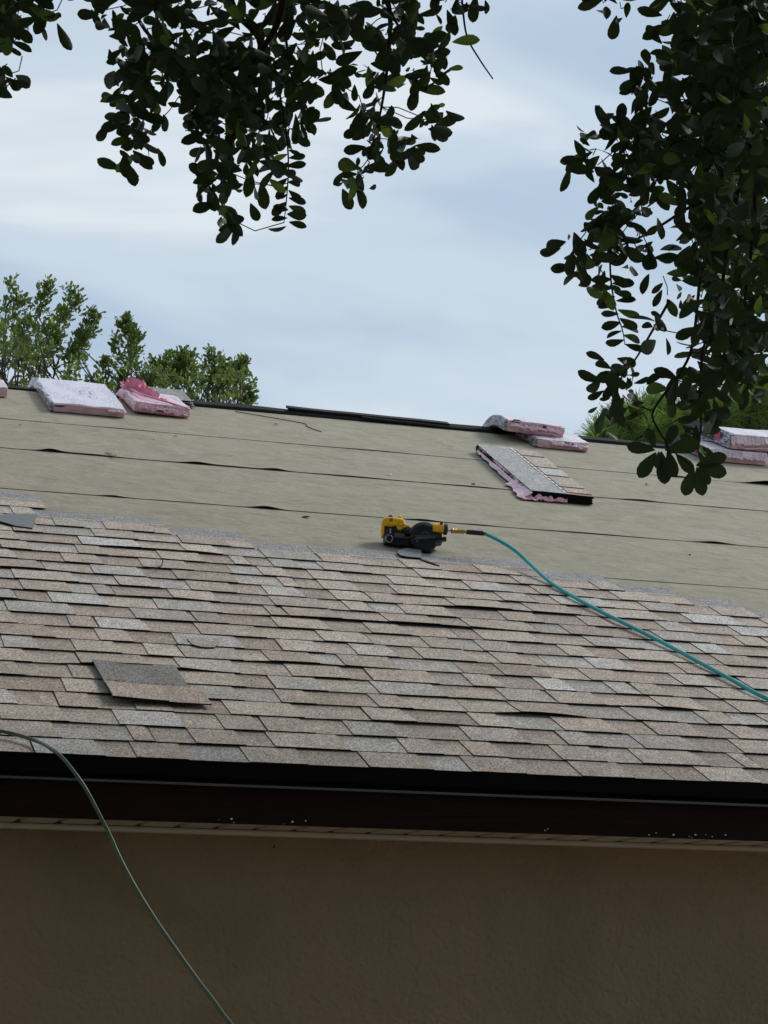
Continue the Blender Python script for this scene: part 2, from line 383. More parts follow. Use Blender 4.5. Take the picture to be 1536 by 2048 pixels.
# felt strips on the front slope
def strip_x():
    return sorted(set([round(v, 3) for v in np.linspace(X0, 0.6, 24).tolist()+np.linspace(0.6, 6.6, 300).tolist()+np.linspace(6.6, X1, 16).tolist()]))
FX = strip_x()
def felt_strip(s0, s1, base, ripples, seed, sag=0.004):
    def lift(x):
        h = base + 0.0012*max(0, nz(x*2.3, seed)*2)
        for rx, amp, wd in ripples:
            h += amp*math.exp(-((x-rx)/wd)**2)
        return h
    def edge(x): return s0 + sag*nz(x*1.1, seed+7)
    def top(x, t):
        s = lerp(edge(x), s1, t)
        dd = s-edge(x); k = math.exp(-(dd/0.09)**2)
        h = 0.003 + lift(x)*k + 0.0016*nz(x*2.2, s*6.0, seed)*(1-k) + 0.0016
        return s, h
    ts = [0, 0.012, 0.03, 0.06, 0.1, 0.15, 0.22, 0.32, 0.45, 0.6, 0.75, 0.9, 1.0]
    m = MB()
    m.grid(lambda x, t: roof(x, *top(x, t)), FX, ts, 0)
    m.grid(lambda x, t: roof(x, top(x, t)[0], top(x, t)[1]-0.0022), FX, ts[:9], 1, flip=True)
    m.grid(lambda x, t: roof(x, top(x, 0)[0], top(x, 0)[1]-0.0022*(1-t)), FX, [0, 1], 1)
    return hbuild(m, 'felt_strip', [FELT, BLACKFELT], smooth=True)
felt_strip(-0.11, 2.47, 0.0, [], 1)
felt_strip(2.382, 3.30, 0.0022, [], 2)
felt_strip(3.208, 4.13, 0.0024, [(1.657, 0.006, 0.05), (2.344, 0.011, 0.06), (3.085, 0.007, 0.08), (3.35, 0.003, 0.1), (3.9, 0.003, 0.2), (4.548, 0.009, 0.08), (5.3, 0.004, .12)], 3, 0.007)
felt_strip(4.055, 4.86, 0.0030, [(1.49, 0.011, 0.045), (1.55, 0.004, 0.12), (1.72, 0.004, 0.09), (2.195, 0.008, 0.06), (2.30, 0.003, 0.2), (2.581, 0.009, 0.06), (2.95, 0.003, 0.2), (4.519, 0.006, 0.09), (3.6, 0.003, 0.15)], 4, 0.007)
felt_strip(4.772, RS+0.005, 0.0024, [(5.032, 0.008, 0.10), (5.52, 0.012, 0.07), (5.60, 0.020, 0.06), (3.3, 0.003, 0.2)], 5, 0.007)
# vertical seam of a lapped felt end near the ridge
m = MB(); P_ = [roof(*q) for q in ((2.70, 5.545, 0.0085), (2.86, 5.47, 0.0085), (3.04, 5.375, 0.0085), (3.055, 5.33, .0085), (3.048, 5.29, .0085), (3.075, 5.21, .0085), (3.10, 5.17, 0.0085))]
m.tube(spline(P_, 3), 0.0022, 5); hbuild(m, 'lap_seam', BLACKFELT)

# black felt capping the ridge, ragged and lifting in places
m = MB()
RX = np.linspace(X0, X1, 420).tolist()
def cap_pt(x, t):
    # t from 0 (front hem) over the ridge to 1 (back hem)
    lift = 0.014 + 0.016*max(0, nz(x*1.7, 3.3)+0.15)
    if x < 2.4: lift = 0.005
    wfront = 0.022 + 0.010*nz(x*0.9, 8.1) + (0.012 if 2.45 < x < 4.3 else 0)
    if x < 2.0: wfront = 0.03
    if t < 0.5:
        k = t/0.5; p = roof(x, RS-wfront*(1-k), 0.012+lift*(0.5+0.5*k)); return p
    k = (t-0.5)/0.5; p = roof(x, RS, 0.012+lift); return Vector((x, p.y+0.10*k*CT+0.01*k, p.z-0.10*k*ST))
m.grid(cap_pt, RX, [0, 0.15, 0.3, 0.45, 0.5, 0.6, 0.8, 1.0], 0)
m.grid(lambda x, t: cap_pt(x, 0)-Vector((0, -0.0005, 0.016))*t, RX, [0, 1], 0, flip=True)
hbuild(m, 'ridge_felt', BLACKFELT, smooth=True)

# fascia boards, drip edge, soffit, frieze trim
for xa, xb in ((X0, 1.8598), (1.8602, 5.4998), (5.5002, X1)):
    m = MB(); m.box(xa, xb, FY, FY+0.022, FB, EZ-0.050); hbuild(m, 'fascia_board', FASCIA)
for xa, xb in ((X0, 2.7795), (2.7805, X1)):
    m = MB(); yb = FY-0.0045
    pr = [(FY+0.03, EZ-0.0480), (FY-0.018, EZ-0.0500), (FY-0.019, EZ-0.098), (yb, EZ-0.108), (FY-0.021, EZ-0.117), (FY-0.0195, EZ-0.121), (yb+0.0015, EZ-0.1145), (yb+0.0010, EZ-0.104), (FY-0.016, EZ-0.096), (FY-0.015, EZ-0.068), (FY+0.03, EZ-0.052)]
    T_ = Matrix(((0, 1, 0, 0), (1, 0, 0, 0), (0, 0, 1, 0), (0, 0, 0, 1)))
    m.prism(pr, T_, xa, xb); de = hbuild(m, 'drip_edge', DRIP)
    m = MB(); m.prism([(FY-0.0218, EZ-0.1165), (FY-0.0222, EZ-0.1185), (FY-0.0205, EZ-0.1235), (FY-0.0190, EZ-0.1225)], T_, xa, xb); hbuild(m, 'kicked_hem', FLANGE_GLINT, de)
m = MB(); rng = random.Random(5)
for (xa, xb, n) in ((2.78, 3.06, 11), (1.44, 1.72, 6), (2.45, 2.5, 2)):
    for i in range(n):
        x = rng.uniform(xa, xb); z = FB + rng.uniform(0.002, 0.014); s_ = rng.uniform(0.0008, 0.0030)
        pts = [(x+s_*1.6*math.cos(a)*rng.uniform(.6, 1.2), FY-0.0012, z+s_*math.sin(a)*rng.uniform(.6, 1.2)) for a in [k*math.pi/3 for k in range(6)]]
        m.add(pts, [(0, 1, 2, 3, 4, 5)])
tag(hbuild(m, 'paint_flecks', PAINT), kind='stuff')
SZ = FB + 0.003; PW = 0.118
x = X0; 
while x < X1-0.01:
    m = MB(); n_y = (FY+0.022, WALL_Y)
    xs = [x, x+PW*0.10, x+PW*0.13, x+PW*0.93, x+PW*0.97, x+PW]
    zs = [SZ+0.012, SZ+0.012, SZ, SZ, SZ+0.012, SZ+0.012]
    m.grid(lambda u, v: (u, v, float(np.interp(u, xs, zs))), xs, list(n_y), 0, flip=True)
    vis = -0.3 < x < 4.2
    # vent louvres as fine ribs across each pan
    if vis and x > 2.4:
        for q in range(14):
            yy = lerp(FY+0.03, WALL_Y-0.03, q/13); m.box(x+PW*0.2, x+PW*0.88, yy, yy+0.004, SZ-0.0018, SZ-0.0002)
    hbuild(m, 'soffit_panel', SOFFIT); x += PW
for xa, xb in ((X0+0.3, 1.1645), (1.1655, 6.0), (6.001, X1-0.3)):
    m = MB(); T_ = Matrix(((0, 1, 0, 0), (1, 0, 0, 0), (0, 0, 1, 0), (0, 0, 0, 1)))
    m.prism([(WALL_Y-0.001, SZ-0.0025), (WALL_Y-0.016, SZ-0.0025), (WALL_Y-0.018, SZ-0.008), (WALL_Y-0.016, SZ-0.017), (WALL_Y-0.001, SZ-0.019)], T_, xa, xb); hbuild(m, 'frieze_trim', SOFFIT)
# nail hole stain on the stucco
m = MB(); m.add([(1.674+dx*0.0013, WALL_Y-0.0015, 2.155+dz*0.0013) for dx, dz in ((0, 0), (3, 2), (5, 7), (3.5, 9), (1, 4), (-2, 3))], [(0, 1, 2, 3, 4, 5)]); hbuild(m, 'wall_stain', ASPH)

# ------------------------------------------------------------------ shingles
TAN = [(0.520, 0.450, 0.385), (0.512, 0.450, 0.392), (0.530, 0.468, 0.407), (0.492, 0.430, 0.370), (0.535, 0.475, 0.415)]
BRN = [(0.470, 0.395, 0.338), (0.462, 0.395, 0.345), (0.490, 0.415, 0.358)]
GRY = [(0.515, 0.488, 0.458), (0.545, 0.528, 0.506), (0.490, 0.462, 0.430), (0.575, 0.562, 0.545), (0.520, 0.478, 0.434), (0.500, 0.470, 0.434)]
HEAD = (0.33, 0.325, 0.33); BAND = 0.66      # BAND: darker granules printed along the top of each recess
def course_s(k): return -0.145 if k == 0 else -0.004+(k-1)*EXP
def lift_at(k, x):
    n = nz(x*1.15, k*3.7, 1.3)*0.6 + nz(x*2.9, k*5.1, 4.2)*0.4
    l = 0.0004 + 0.0026*max(0, n*1.6+0.1)
    q = nz(x*1.9, k*9.13, 7.7)
    if q > 0.34: l += (q-0.34)*0.022
    return l
H0 = 0.0078; TT = 0.0027
def top_h(k, x, u):
    """height of the backing's upper face of course k, u metres up from its lower edge"""
    return 0.004 + H0*max(0.0, 1-u/0.286) + lift_at(k, x)*max(0, 1-u/0.12)**1.3 + TT
ENDS = {13: 4.40, 14: 4.145, 15: 3.905, 16: 3.648, 17: 3.362, 18: 2.120, 19: 1.800, 20: 1.262, 21: 1.322}
shingle_roof = []
rngS = random.Random(2024)
def edgew(k, x): return 0.0022*nz(x*2.7, k*1.9, 2.2)
def board(mb, k, xa, xb, segs):
    s0 = course_s(k)
    us = [0, 0.02, 0.05, 0.10, 0.126, 0.143, 0.152, 0.160, 0.286]
    xs = sorted(set([round(v, 4) for a, b, _ in segs for v in (a, b)]+[round(v, 4) for v in np.linspace(xa, xb, 13)]))
    xs = [v for i, v in enumerate(xs) if i == 0 or v-xs[i-1] > 0.002]; xs[-1] = xb
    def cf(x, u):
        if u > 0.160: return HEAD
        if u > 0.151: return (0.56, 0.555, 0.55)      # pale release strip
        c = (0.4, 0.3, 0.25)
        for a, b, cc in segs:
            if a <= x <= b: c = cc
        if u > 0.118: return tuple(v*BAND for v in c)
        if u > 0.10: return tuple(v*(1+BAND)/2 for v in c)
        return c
    f = lambda x, u: roof(x, s0+u+(edgew(k, x) if u < 0.03 else 0), top_h(k, x, u))
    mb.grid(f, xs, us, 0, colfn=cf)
    dn = lambda x, u, t: roof(x, s0+u+(edgew(k, x) if u < 0.03 else 0), top_h(k, x, u)-TT*t)
    mb.grid(lambda x, t: dn(x, 0, 1-t), xs, [0, 1], 1)
    mb.grid(lambda u, t: dn(xa, u, t), us, [0, 1], 1); mb.grid(lambda u, t: dn(xb, u, 1-t), us, [0, 1], 1)
    mb.grid(lambda x, u: dn(x, u, 1), xs, us, 1, flip=True)
def tabmesh(mb, k, a, b, col):
    s0 = course_s(k); us = [0, 0.018, 0.05, 0.10, 0.150]
    ns = [a+(b-a)*i/4 for i in range(5)]
    sl_, sr = rngS.uniform(-0.004, 0.004), rngS.uniform(0.004, 0.022)
    def X(i, u):   # slightly tapered tooth: right edge leans in towards the top
        t = i/4; return lerp(a+sl_*u/0.15, b-sr*u/0.15, t)
    th_ = 0.0027
    top = lambda i, u, e=1.0: roof(X(i, u), s0+u-0.001+(edgew(k, X(i, u)) if u < 0.03 else 0), top_h(k, X(i, u), u)+th_*e-(1-e)*0.0002)
    ii = [0, 1, 2, 3, 4]
    mb.grid(lambda i, u: top(i, u), ii, us, 0, colfn=lambda i, u: col)
    mb.grid(lambda i, t: top(i, 0, t), ii, [0, 1], 1)
    mb.grid(lambda u, t: top(0, u, 1-t), us, [0, 1], 1); mb.grid(lambda u, t: top(4, u, t), us, [0, 1], 1)
def segments(xa, xb):
    """split a metre of shingle into raised tabs and recesses"""
    tabs, segs = [], []; x = xa
    first = rngS.random() < 0.6
    while x < xb-0.01:
        if first:
            wd = rngS.choice((0.115, 0.15, 0.175, 0.20, 0.235)); e = min(x+wd, xb)
            if xb-e < 0.05: e = xb
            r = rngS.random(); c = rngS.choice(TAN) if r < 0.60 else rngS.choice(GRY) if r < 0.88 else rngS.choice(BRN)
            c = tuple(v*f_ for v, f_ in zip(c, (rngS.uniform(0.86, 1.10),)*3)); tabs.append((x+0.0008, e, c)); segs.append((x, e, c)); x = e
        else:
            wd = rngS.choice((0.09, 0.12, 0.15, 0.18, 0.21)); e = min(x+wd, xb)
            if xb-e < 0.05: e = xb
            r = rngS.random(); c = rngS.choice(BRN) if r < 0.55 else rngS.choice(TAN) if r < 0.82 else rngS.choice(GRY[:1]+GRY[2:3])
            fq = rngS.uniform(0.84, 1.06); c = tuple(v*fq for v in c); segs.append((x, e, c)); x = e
        first = not first
    return tabs, segs
XL = 0.45
n_tabs = 0
far_mb = MB()
for k in range(22):
    vis_r = 3.45 + 0.075*k        # right end of what can be seen of this course
    end = ENDS.get(k, X1-0.02)
    joints = []
    if k in ENDS:
        x = end
        if k == 17: joints = [end, 2.372]; x = 2.372
        else: joints = [end]
        while x > X0: x -= 0.985 if len(joints) > 1 or k > 17 else rngS.choice((0.985, 0.62, 0.8)); joints.append(max(x, X0))
        joints = joints[::-1]
    else:
        x = X0 + ((k*0.37) % 0.985); joints = [X0]
        while x < end: joints.append(x); x += 0.985
        joints.append(end)
    for ja, jb in zip(joints[:-1], joints[1:]):
        if jb-ja < 0.06: continue
        a, b = ja+0.0015, jb-0.0015
        tabs, segs = segments(a, b)
        if b < XL or a > min(vis_r, end):
            board(far_mb, k, a, b, segs)
            for t in tabs: tabmesh(far_mb, k, *t)
            continue
        mb = MB(); board(mb, k, a, b, segs)
        so_ = hbuild(mb, 'shingle', [GRAN, ASPH], cols=True)
        for t in tabs:
            mb = MB(); tabmesh(mb, k, *t); hbuild(mb, 'shingle_tab', [GRAN, ASPH], so_, cols=True); n_tabs += 1
tag(hbuild(far_mb, 'shingle_field', [GRAN, ASPH], cols=True), kind='stuff')
print('tabs', n_tabs)
# ------------------------------------------------------------------ shingle bundles in printed wrappers
def slab(mb, W, L, H, r, nx, ny, nz_, disp, bend=None, mi=0):
    """rounded, wrinkled slab in local space: x 0..W, y 0..L, z 0..H"""
    def rounded(p):
        q = Vector((min(max(p.x, r), W-r), min(max(p.y, r), L-r), min(max(p.z, r), H-r))); d_ = p-q
        return q + d_.normalized()*r if d_.length > 1e-9 else p
    def P(p):
        n_ = Vector(((p.x-W/2)/W, (p.y-L/2)/L, (p.z-H/2)/H))
        q = rounded(p); q = q + disp(q, n_)
        return bend(q) if bend else q
    def axis(T_, n_): return [0, r*0.35, r*0.7]+np.linspace(r, T_-r, n_).tolist()+[T_-r*0.7, T_-r*0.35, T_]
    ax = axis(W, nx); ay = axis(L, ny); az = axis(H, nz_)
    mb.grid(lambda a, b: P(Vector((a, b, H))), ax, ay, mi); mb.grid(lambda a, b: P(Vector((a, b, 0))), ax, ay, mi, flip=True)
    mb.grid(lambda a, b: P(Vector((a, 0, b))), ax, az, mi); mb.grid(lambda a, b: P(Vector((a, L, b))), ax, az, mi, flip=True)
    mb.grid(lambda a, b: P(Vector((0, a, b))), ay, az, mi, flip=True); mb.grid(lambda a, b: P(Vector((W, a, b))), ay, az, mi)
def wrinkle(seed, amp_top, amp_side):
    def f(q, n_):
        a = amp_top if n_.z > 0.45 else amp_side
        v = Vector((q.x*9+seed, q.y*6, q.z*30))
        d_ = noise.noise(v)*0.6+noise.noise(v*2.7)*0.4
        e = 1.0 if n_.z > -0.45 else 0.0
        out_ = Vector((n_.x if abs(n_.x) > 0.45 else 0, n_.y if abs(n_.y) > 0.45 else 0, n_.z if n_.z > 0.45 else 0))
        sag = 0.006*noise.noise(Vector((q.x*4+seed, q.y*3.2, 1.7)))+0.003*noise.noise(Vector((q.x*11+seed, q.y*8, 4.1)))
        return out_*1.3*a*d_*e + Vector((0.5*sag if abs(n_.x) > 0.45 else 0, sag if n_.y < -0.45 else 0, sag if n_.z > 0.0 else 0))
    return f
def bender(yb, ang, rad=0.12):
    def f(q):
        if q.y < yb-rad: return q
        t = min((q.y-(yb-rad))/(2*rad), 1.0); a = ang*t
        if q.y < yb+rad: yy = (yb-rad)+(q.y-(yb-rad)); dz = -0.5*ang*(q.y-(yb-rad))**2/(2*rad)
        else:
            yy = q.y; dz = -0.5*ang*2*rad-math.tan(ang)*(q.y-yb-rad)
        return Vector((q.x, yy-q.z*math.sin(a)*-1*0.0, q.z+dz))
    return f
def bundle(x, s, h, rot, W, L, H, label, mat, seed, tilt=0.0, bend_at=None, ang=0.75, amps=(0.003, 0.006), nx=36, ny=56, roll=0.0):
    e = empty('shingle_bundle', roof_m(x, s, h, rot, tilt) @ Matrix.Rotation(roll, 4, 'Y'), label, 'shingle bundle', 'wrapped shingle bundles on the roof')
    mb = MB(); slab(mb, W, L, H, min(0.007, H*0.2), nx, ny, 9, wrinkle(seed, *amps), bender(bend_at, ang) if bend_at else None)
    mb.build('wrapper', mat, e, smooth=True)
    return e
def patch(e, name, mat, pts, mi=0):
    mb = MB(); mb.add(pts, [tuple(range(len(pts)))]); return mb.build(name, mat, e)
def fold(e, pts, r, mat=None, name='film_fold'):
    mb = MB(); mb.tube(spline(pts, 5), r, 5); return mb.build(name, mat or FILM_P, e, smooth=True)

def loose_film(e, a, b, h, seed, mat, n_=30, drop=0.5):
    """crinkled strip of wrapper hanging off an edge from a to b (local points)"""
    a = Vector(a); b = Vector(b); mb = MB()
    def f(i, t):
        q = i/n_; p = a.lerp(b, q); j = nz(q*6, seed)+0.6*nz(q*17, seed+3)
        return p+Vector((0.012*nz(q*14, seed, t*2), -0.004-0.022*t*(0.6+0.8*abs(j))-0.006*nz(q*25, seed+1), -h*t*drop*(1+0.7*j)+0.010*nz(q*19, t*4, seed)))
    mb.grid(f, list(range(n_+1)), [0, 0.25, 0.5, 0.75, 1.0]); return mb.build('loose_film', mat, e)

bA = bundle(1.612, 5.060, 0.008, 0.0, 0.395, 1.0, 0.047, 'flat lilac white bundle lying down the slope beside the torn pink one', FILM_L, 3.0, bend_at=0.80, amps=(0.0022, 0.004))
fold(bA, [(0.01, -0.001, 0.034), (0.08, -0.004, 0.041), (0.2, -0.003, 0.037), (0.3, -0.003, 0.039), (0.395, -0.001, 0.033)], 0.0035, PINK)
patch(bA, 'open_seam', DARK_INK, [(0.02, -0.006, 0.032), (0.045, -0.0075, 0.029), (0.085, -0.0075, 0.034), (0.06, -0.006, 0.038), (0.03, -0.005, 0.039)])
patch(bA, 'open_seam', DARK_INK, [(0.29, -0.006, 0.031), (0.33, -0.0075, 0.030), (0.37, -0.0055, 0.032), (0.33, -0.006, 0.035)])
for (x0, x1, y0, y1) in ((0.205, 0.235, 0.40, 0.402), (0.205, 0.206, 0.32, 0.40), (0.24, 0.242, 0.20, 0.28), (0.235, 0.28, 0.17, 0.171), (0.26, 0.262, 0.33, 0.42)):
    patch(bA, 'print_rule', DARK_INK, [(x0, y0, 0.0500), (x1+0.001, y0, 0.0500), (x1+0.001, y1+0.003, 0.0500), (x0, y1+0.003, 0.0500)])

bB = bundle(2.075, 5.215, 0.020, 0.03, 0.30, 0.80, 0.060, 'slumped pink bundle with torn wrapper beside the flat lilac bundle', FILM_P, 9.0, bend_at=0.42, ang=0.7, amps=(0.010, 0.012), roll=0.05)
# torn film standing up from the bundle's top
mb = MB(); rg = random.Random(4)
for (ax0, ay0, ax1, ay1, hh, n_) in ((-0.01, 0.30, 0.13, 0.22, 0.085, 26), (0.0, 0.36, 0.16, 0.30, 0.10, 26), (0.03, 0.27, 0.2, 0.12, 0.05, 20)):
    jag = [0.35+0.65*abs(nz(i*0.55, ay0*9)) + rg.uniform(-0.12, 0.25) for i in range(n_+1)]
    def fl(i, t, A=(ax0, ay0, ax1, ay1), hh=hh, n_=n_, jag=jag):
        q = i/n_; x_ = lerp(A[0], A[2], q); y_ = lerp(A[1], A[3], q)
        env = math.sin(math.pi*min(1, max(0, q*0.92+0.06)))**0.5
        return (x_+0.016*math.sin(i*1.3)*t-0.012*t, y_+0.02*math.sin(i*0.9+1)*t+0.02*t, 0.058+hh*jag[i]*env*t)
    mb.grid(fl, list(range(n_+1)), [0, 0.35, 0.7, 1.0])
mb.build('torn_film', PINK, bB, smooth=False)
fold(bB, [(0.02, 0.30, 0.07), (0.05, 0.12, 0.076), (0.12, 0.05, 0.074), (0.20, 0.02, 0.066), (0.30, -0.004, 0.05)], 0.006, PINK)
fold(bB, [(0.03, 0.02, 0.03), (0.14, -0.006, 0.03), (0.30, -0.008, 0.022)], 0.004, PINK)
patch(bB, 'open_seam', DARK_INK, [(0.10, -0.015, 0.022), (0.17, -0.016, 0.016), (0.18, -0.016, 0.030), (0.11, -0.015, 0.036)])

bL = bundle(1.02, 5.34, 0.008, 0.0, 0.405, 0.9, 0.056, 'pink bundle end cut off by the left edge of the photo', FILM_P, 5.0, bend_at=0.28, amps=(0.004, 0.005))
bC = bundle(4.375, 5.285, 0.008, -0.02, 0.325, 0.85, 0.052, 'lower bundle of the pink pair on the ridge right of centre', FILM, 14.0, bend_at=0.34, amps=(0.005, 0.005))
patch(bC, 'print_block', DARK_INK, [(0.175, -0.0085, 0.034), (0.235, -0.0085, 0.030), (0.235, -0.0085, 0.040), (0.175, -0.0085, 0.044)])
fold(bC, [(0.0, -0.003, 0.05), (0.08, -0.006, 0.045), (0.16, -0.006, 0.020), (0.25, -0.006, 0.022), (0.325, -0.002, 0.026)], 0.0035, FILM_P)
bD = bundle(4.215, 5.385, 0.066, -0.035, 0.36, 0.85, 0.064, 'upper bundle of the pink pair, resting across the one below', FILM, 22.0, tilt=-0.02, bend_at=0.26, amps=(0.005, 0.011), roll=0.03)
patch(bD, 'print_block', DARK_INK, [(0.225, -0.0125, 0.046), (0.245, -0.0125, 0.045), (0.245, -0.0125, 0.062), (0.225, -0.0125, 0.063)])
patch(bD, 'open_seam', DARK_INK, [(0.035, -0.006, 0.060), (0.07, -0.010, 0.056), (0.115, -0.008, 0.064), (0.08, -0.004, 0.074), (0.05, -0.002, 0.074)])
fold(bD, [(0.03, 0.0, 0.062), (0.1, -0.008, 0.064), (0.22, -0.006, 0.067), (0.36, -0.002, 0.06)], 0.004, FILM_P)
bE = bundle(5.455, 5.335, 0.008, 0.03, 0.40, 0.80, 0.075, 'lower bundle of the crumpled stack by the right edge of the photo', FILM, 31.0, bend_at=0.30, amps=(0.005, 0.012))
bF = bundle(5.60, 5.35, 0.088, 0.10, 0.40, 0.80, 0.090, 'upper bundle of the crumpled stack by the right edge of the photo', FILM, 40.0, bend_at=0.30, amps=(0.004, 0.012))
for e_, zz_ in ((bE, 0.02), (bF, 0.03)):
    patch(e_, 'red_label', RED, [(-0.011, 0.10, zz_), (-0.011, 0.15, zz_), (-0.011, 0.15, zz_+0.045), (-0.011, 0.10, zz_+0.045)])
    patch(e_, 'dark_panel', DARK_INK, [(-0.0105, 0.18, 0.012), (-0.0105, 0.50, 0.012), (-0.0105, 0.50, zz_+0.05), (-0.0105, 0.18, zz_+0.05)])
    for q in range(3):
        mb = MB(); c_ = Vector((-0.0115, 0.225+q*0.032, zz_+0.018))
        ring = [c_+Vector((0, math.cos(a)*0.011, math.sin(a)*0.018)) for a in [k*2*math.pi/14 for k in range(15)]]
        mb.tube(ring, 0.0022, 4, caps=False); mb.build('printed_letter', WHITE_INK, e_)
fold(bF, [(0.02, -0.004, 0.05), (0.10, -0.012, 0.010), (0.2, -0.013, 0.018), (0.40, -0.012, 0.03)], 0.006, FILM)

loose_film(bB, (0.02, 0.0, 0.05), (0.30, -0.004, 0.04), 0.05, 2.0, FILM_R); loose_film(bB, (-0.004, 0.30, 0.055), (0.04, 0.01, 0.05), 0.05, 5.0, FILM_R)
loose_film(bC, (0.10, 0.0, 0.045), (0.325, 0.0, 0.04), 0.035, 7.0, FILM_P); loose_film(bD, (0.03, 0.0, 0.058), (0.36, 0.0, 0.052), 0.045, 9.0, FILM_R); loose_film(bD, (0.10, 0.002, 0.035), (0.33, 0.002, 0.03), 0.03, 19.0, FILM_P)
loose_film(bE, (0.0, 0.0, 0.07), (0.40, 0.0, 0.06), 0.06, 12.0, FILM_P); loose_film(bF, (0.0, 0.0, 0.08), (0.40, 0.0, 0.075), 0.08, 15.0, FILM_P); loose_film(bA, (0.30, 0.0, 0.042), (0.395, 0.0, 0.04), 0.02, 21.0, FILM_P)

# opened bundle: a stack of bare shingles with the wrapper peeled off its left side
oe = empty('opened_shingle_stack', roof_m(3.838, 3.86, 0.010, -0.075), 'opened stack of bare shingles with pink wrapper torn along its left side', 'shingle stack')
SW, SL, SHt = 0.325, 1.12, 0.040
for i in range(9):
    mb = MB(); z0 = i*SHt/9; j = random.uniform(-0.004, 0.004); jy = random.uniform(-0.004, 0.004)
    mb.box(j, SW+j, jy, SL+jy, z0, z0+SHt/9-0.0006); mb.build('stacked_shingle', ASPH, oe)
mb = MB(); hw = 0.185
mb.grid(lambda a, b: (a, b, SHt+0.0036+0.002*nz(a*5, b*3)), np.linspace(0.0, SW, 9).tolist(), np.linspace(0.0, SL, 30).tolist(), 0,
        colfn=lambda a, b: (0.43, 0.425, 0.425) if a < hw else (0.42, 0.31, 0.26))
mb.box(0, SW, 0, SL, SHt, SHt+0.0005, 1)
top_sh = mb.build('top_shingle', [GRAN, ASPH], oe, cols=True)
yy = 0.03
for i, (w_, gap) in enumerate(((0.10, 0.05), (0.23, 0.06), (0.17, 0.05), (0.25, 0.06), (0.14, 0.05))):
    mb = MB(); c_ = (TAN+GRY)[(i*3) % 9]
    mb.box(hw+0.012, SW+0.001, yy, yy+w_, SHt+0.0035, SHt+0.0085, 0, col=c_); yy += w_+gap*0.6; mb.build('shingle_tab', [GRAN], top_sh, cols=True)
mb = MB()
for i in range(16):
    mb.box(hw-0.006, hw+0.004, 0.02+i*0.068, 0.02+i*0.068+0.045, SHt+0.0056, SHt+0.0066)
mb.build('seal_strip', PAINT, top_sh)
mb = MB(); rg = random.Random(8)
def peel(i, t):
    q = i/40; y_ = -0.02+q*1.10; j = 0.6*nz(q*7, 3)+0.4*nz(q*17, 5)
    wd = (0.030+0.026*j)*(1.9 if q < 0.3 else 1.0-0.55*q)
    return (0.004-wd*t+0.012*nz(q*31, 9)*t, y_, lerp(0.038+0.012*j, 0.004+0.022*abs(nz(q*23, 2)), t**0.7)+0.012*nz(q*40, 4)*t)
mb.grid(peel, list(range(41)), [0, 0.25, 0.5, 0.75, 1.0]); mb.build('peeled_wrapper', FILM_P, oe)
mb = MB()
def peel2(i, t):
    q = i/24; x_ = -0.05+q*0.24; j = nz(q*9, 11)
    return (x_, -0.006-0.034*t*(1-0.7*q)-0.012*nz(q*14, 3)*t, lerp(SHt*0.55+0.022*j+0.006*nz(q*13, 8), 0.003+0.012*abs(nz(q*12, 6)), t)+0.005*nz(q*18, t*3))
mb.grid(peel2, list(range(25)), [0, 0.15, 0.3, 0.45, 0.6, 0.8, 1.0]); mb.build('peeled_wrapper', FILM_R, oe)

# loose sheets draped over the ridge behind the torn bundle
le = empty('loose_shingle_pile', roof_m(2.235, 5.525, 0.010, 0.0), 'grey loose shingles draped over the ridge behind the torn pink bundle', 'shingle pile')
for i in range(3):
    mb = MB(); bd = bender(0.42, 0.5, 0.10); o_ = i*0.012
    f_ = lambda a, b, dz=0.0: bd(Vector((a-o_*0.6, b+o_, 0.006+i*0.011+0.004*nz(a*6, b*4, i)+dz)))
    ax = np.linspace(0, 0.235, 8).tolist(); ay = np.linspace(0, 0.5, 14).tolist()
    mb.grid(lambda a, b: f_(a, b, 0.005), ax, ay, 0, colfn=lambda a, b: (0.33, 0.325, 0.315)); mb.grid(lambda a, b: f_(a, b), ax, ay, 1, flip=True)
    mb.grid(lambda a, t: f_(a, 0, 0.005*t), ax, [0, 1], 1); mb.grid(lambda a, t: f_(0.235, a, 0.005*t), ay, [0, 1], 1); mb.grid(lambda a, t: f_(0, a, 0.005*(1-t)), ay, [0, 1], 1)
    mb.build('loose_shingle', [GRAN, ASPH], le, cols=True)

# black metal strips lying along the ridge
for (xa, xb, s_, h_, lab) in ((3.02, 3.98, RS+0.01, 0.040, 'black metal strip lying along the ridge, nearer the left bundles'),
                              (3.45, 4.13, RS-0.012, 0.028, 'black metal strip lying along the ridge, reaching the pink bundle pair')):
    mb = MB(); n_ = 24
    def sp_(i, t, dz=0.0): 
        x_ = lerp(xa, xb, i/n_); return roof(x_, s_-0.03+0.06*t, h_+0.005*nz(x_*3, s_*20)+dz-0.012*(i/n_))
    ii = list(range(n_+1))
    mb.grid(lambda i, t: sp_(i, t, 0.004), ii, [0, 1]); mb.grid(lambda i, t: sp_(i, t, -0.008), ii, [0, 1], flip=True)
    mb.grid(lambda i, t: sp_(i, 0, -0.008+0.012*t), ii, [0, 1]); mb.grid(lambda i, t: sp_(i, 1, -0.008+0.012*t), ii, [0, 1], flip=True)
    mb.grid(lambda i, t: sp_(0, i, 0.004-0.012*t), [0, 1], [0, 1]); mb.grid(lambda i, t: sp_(n_, i, -0.008+0.012*t), [0, 1], [0, 1])
    tag(mb.build('metal_strip', BLACKFELT), lab, 'metal strip', 'black strips on the ridge')

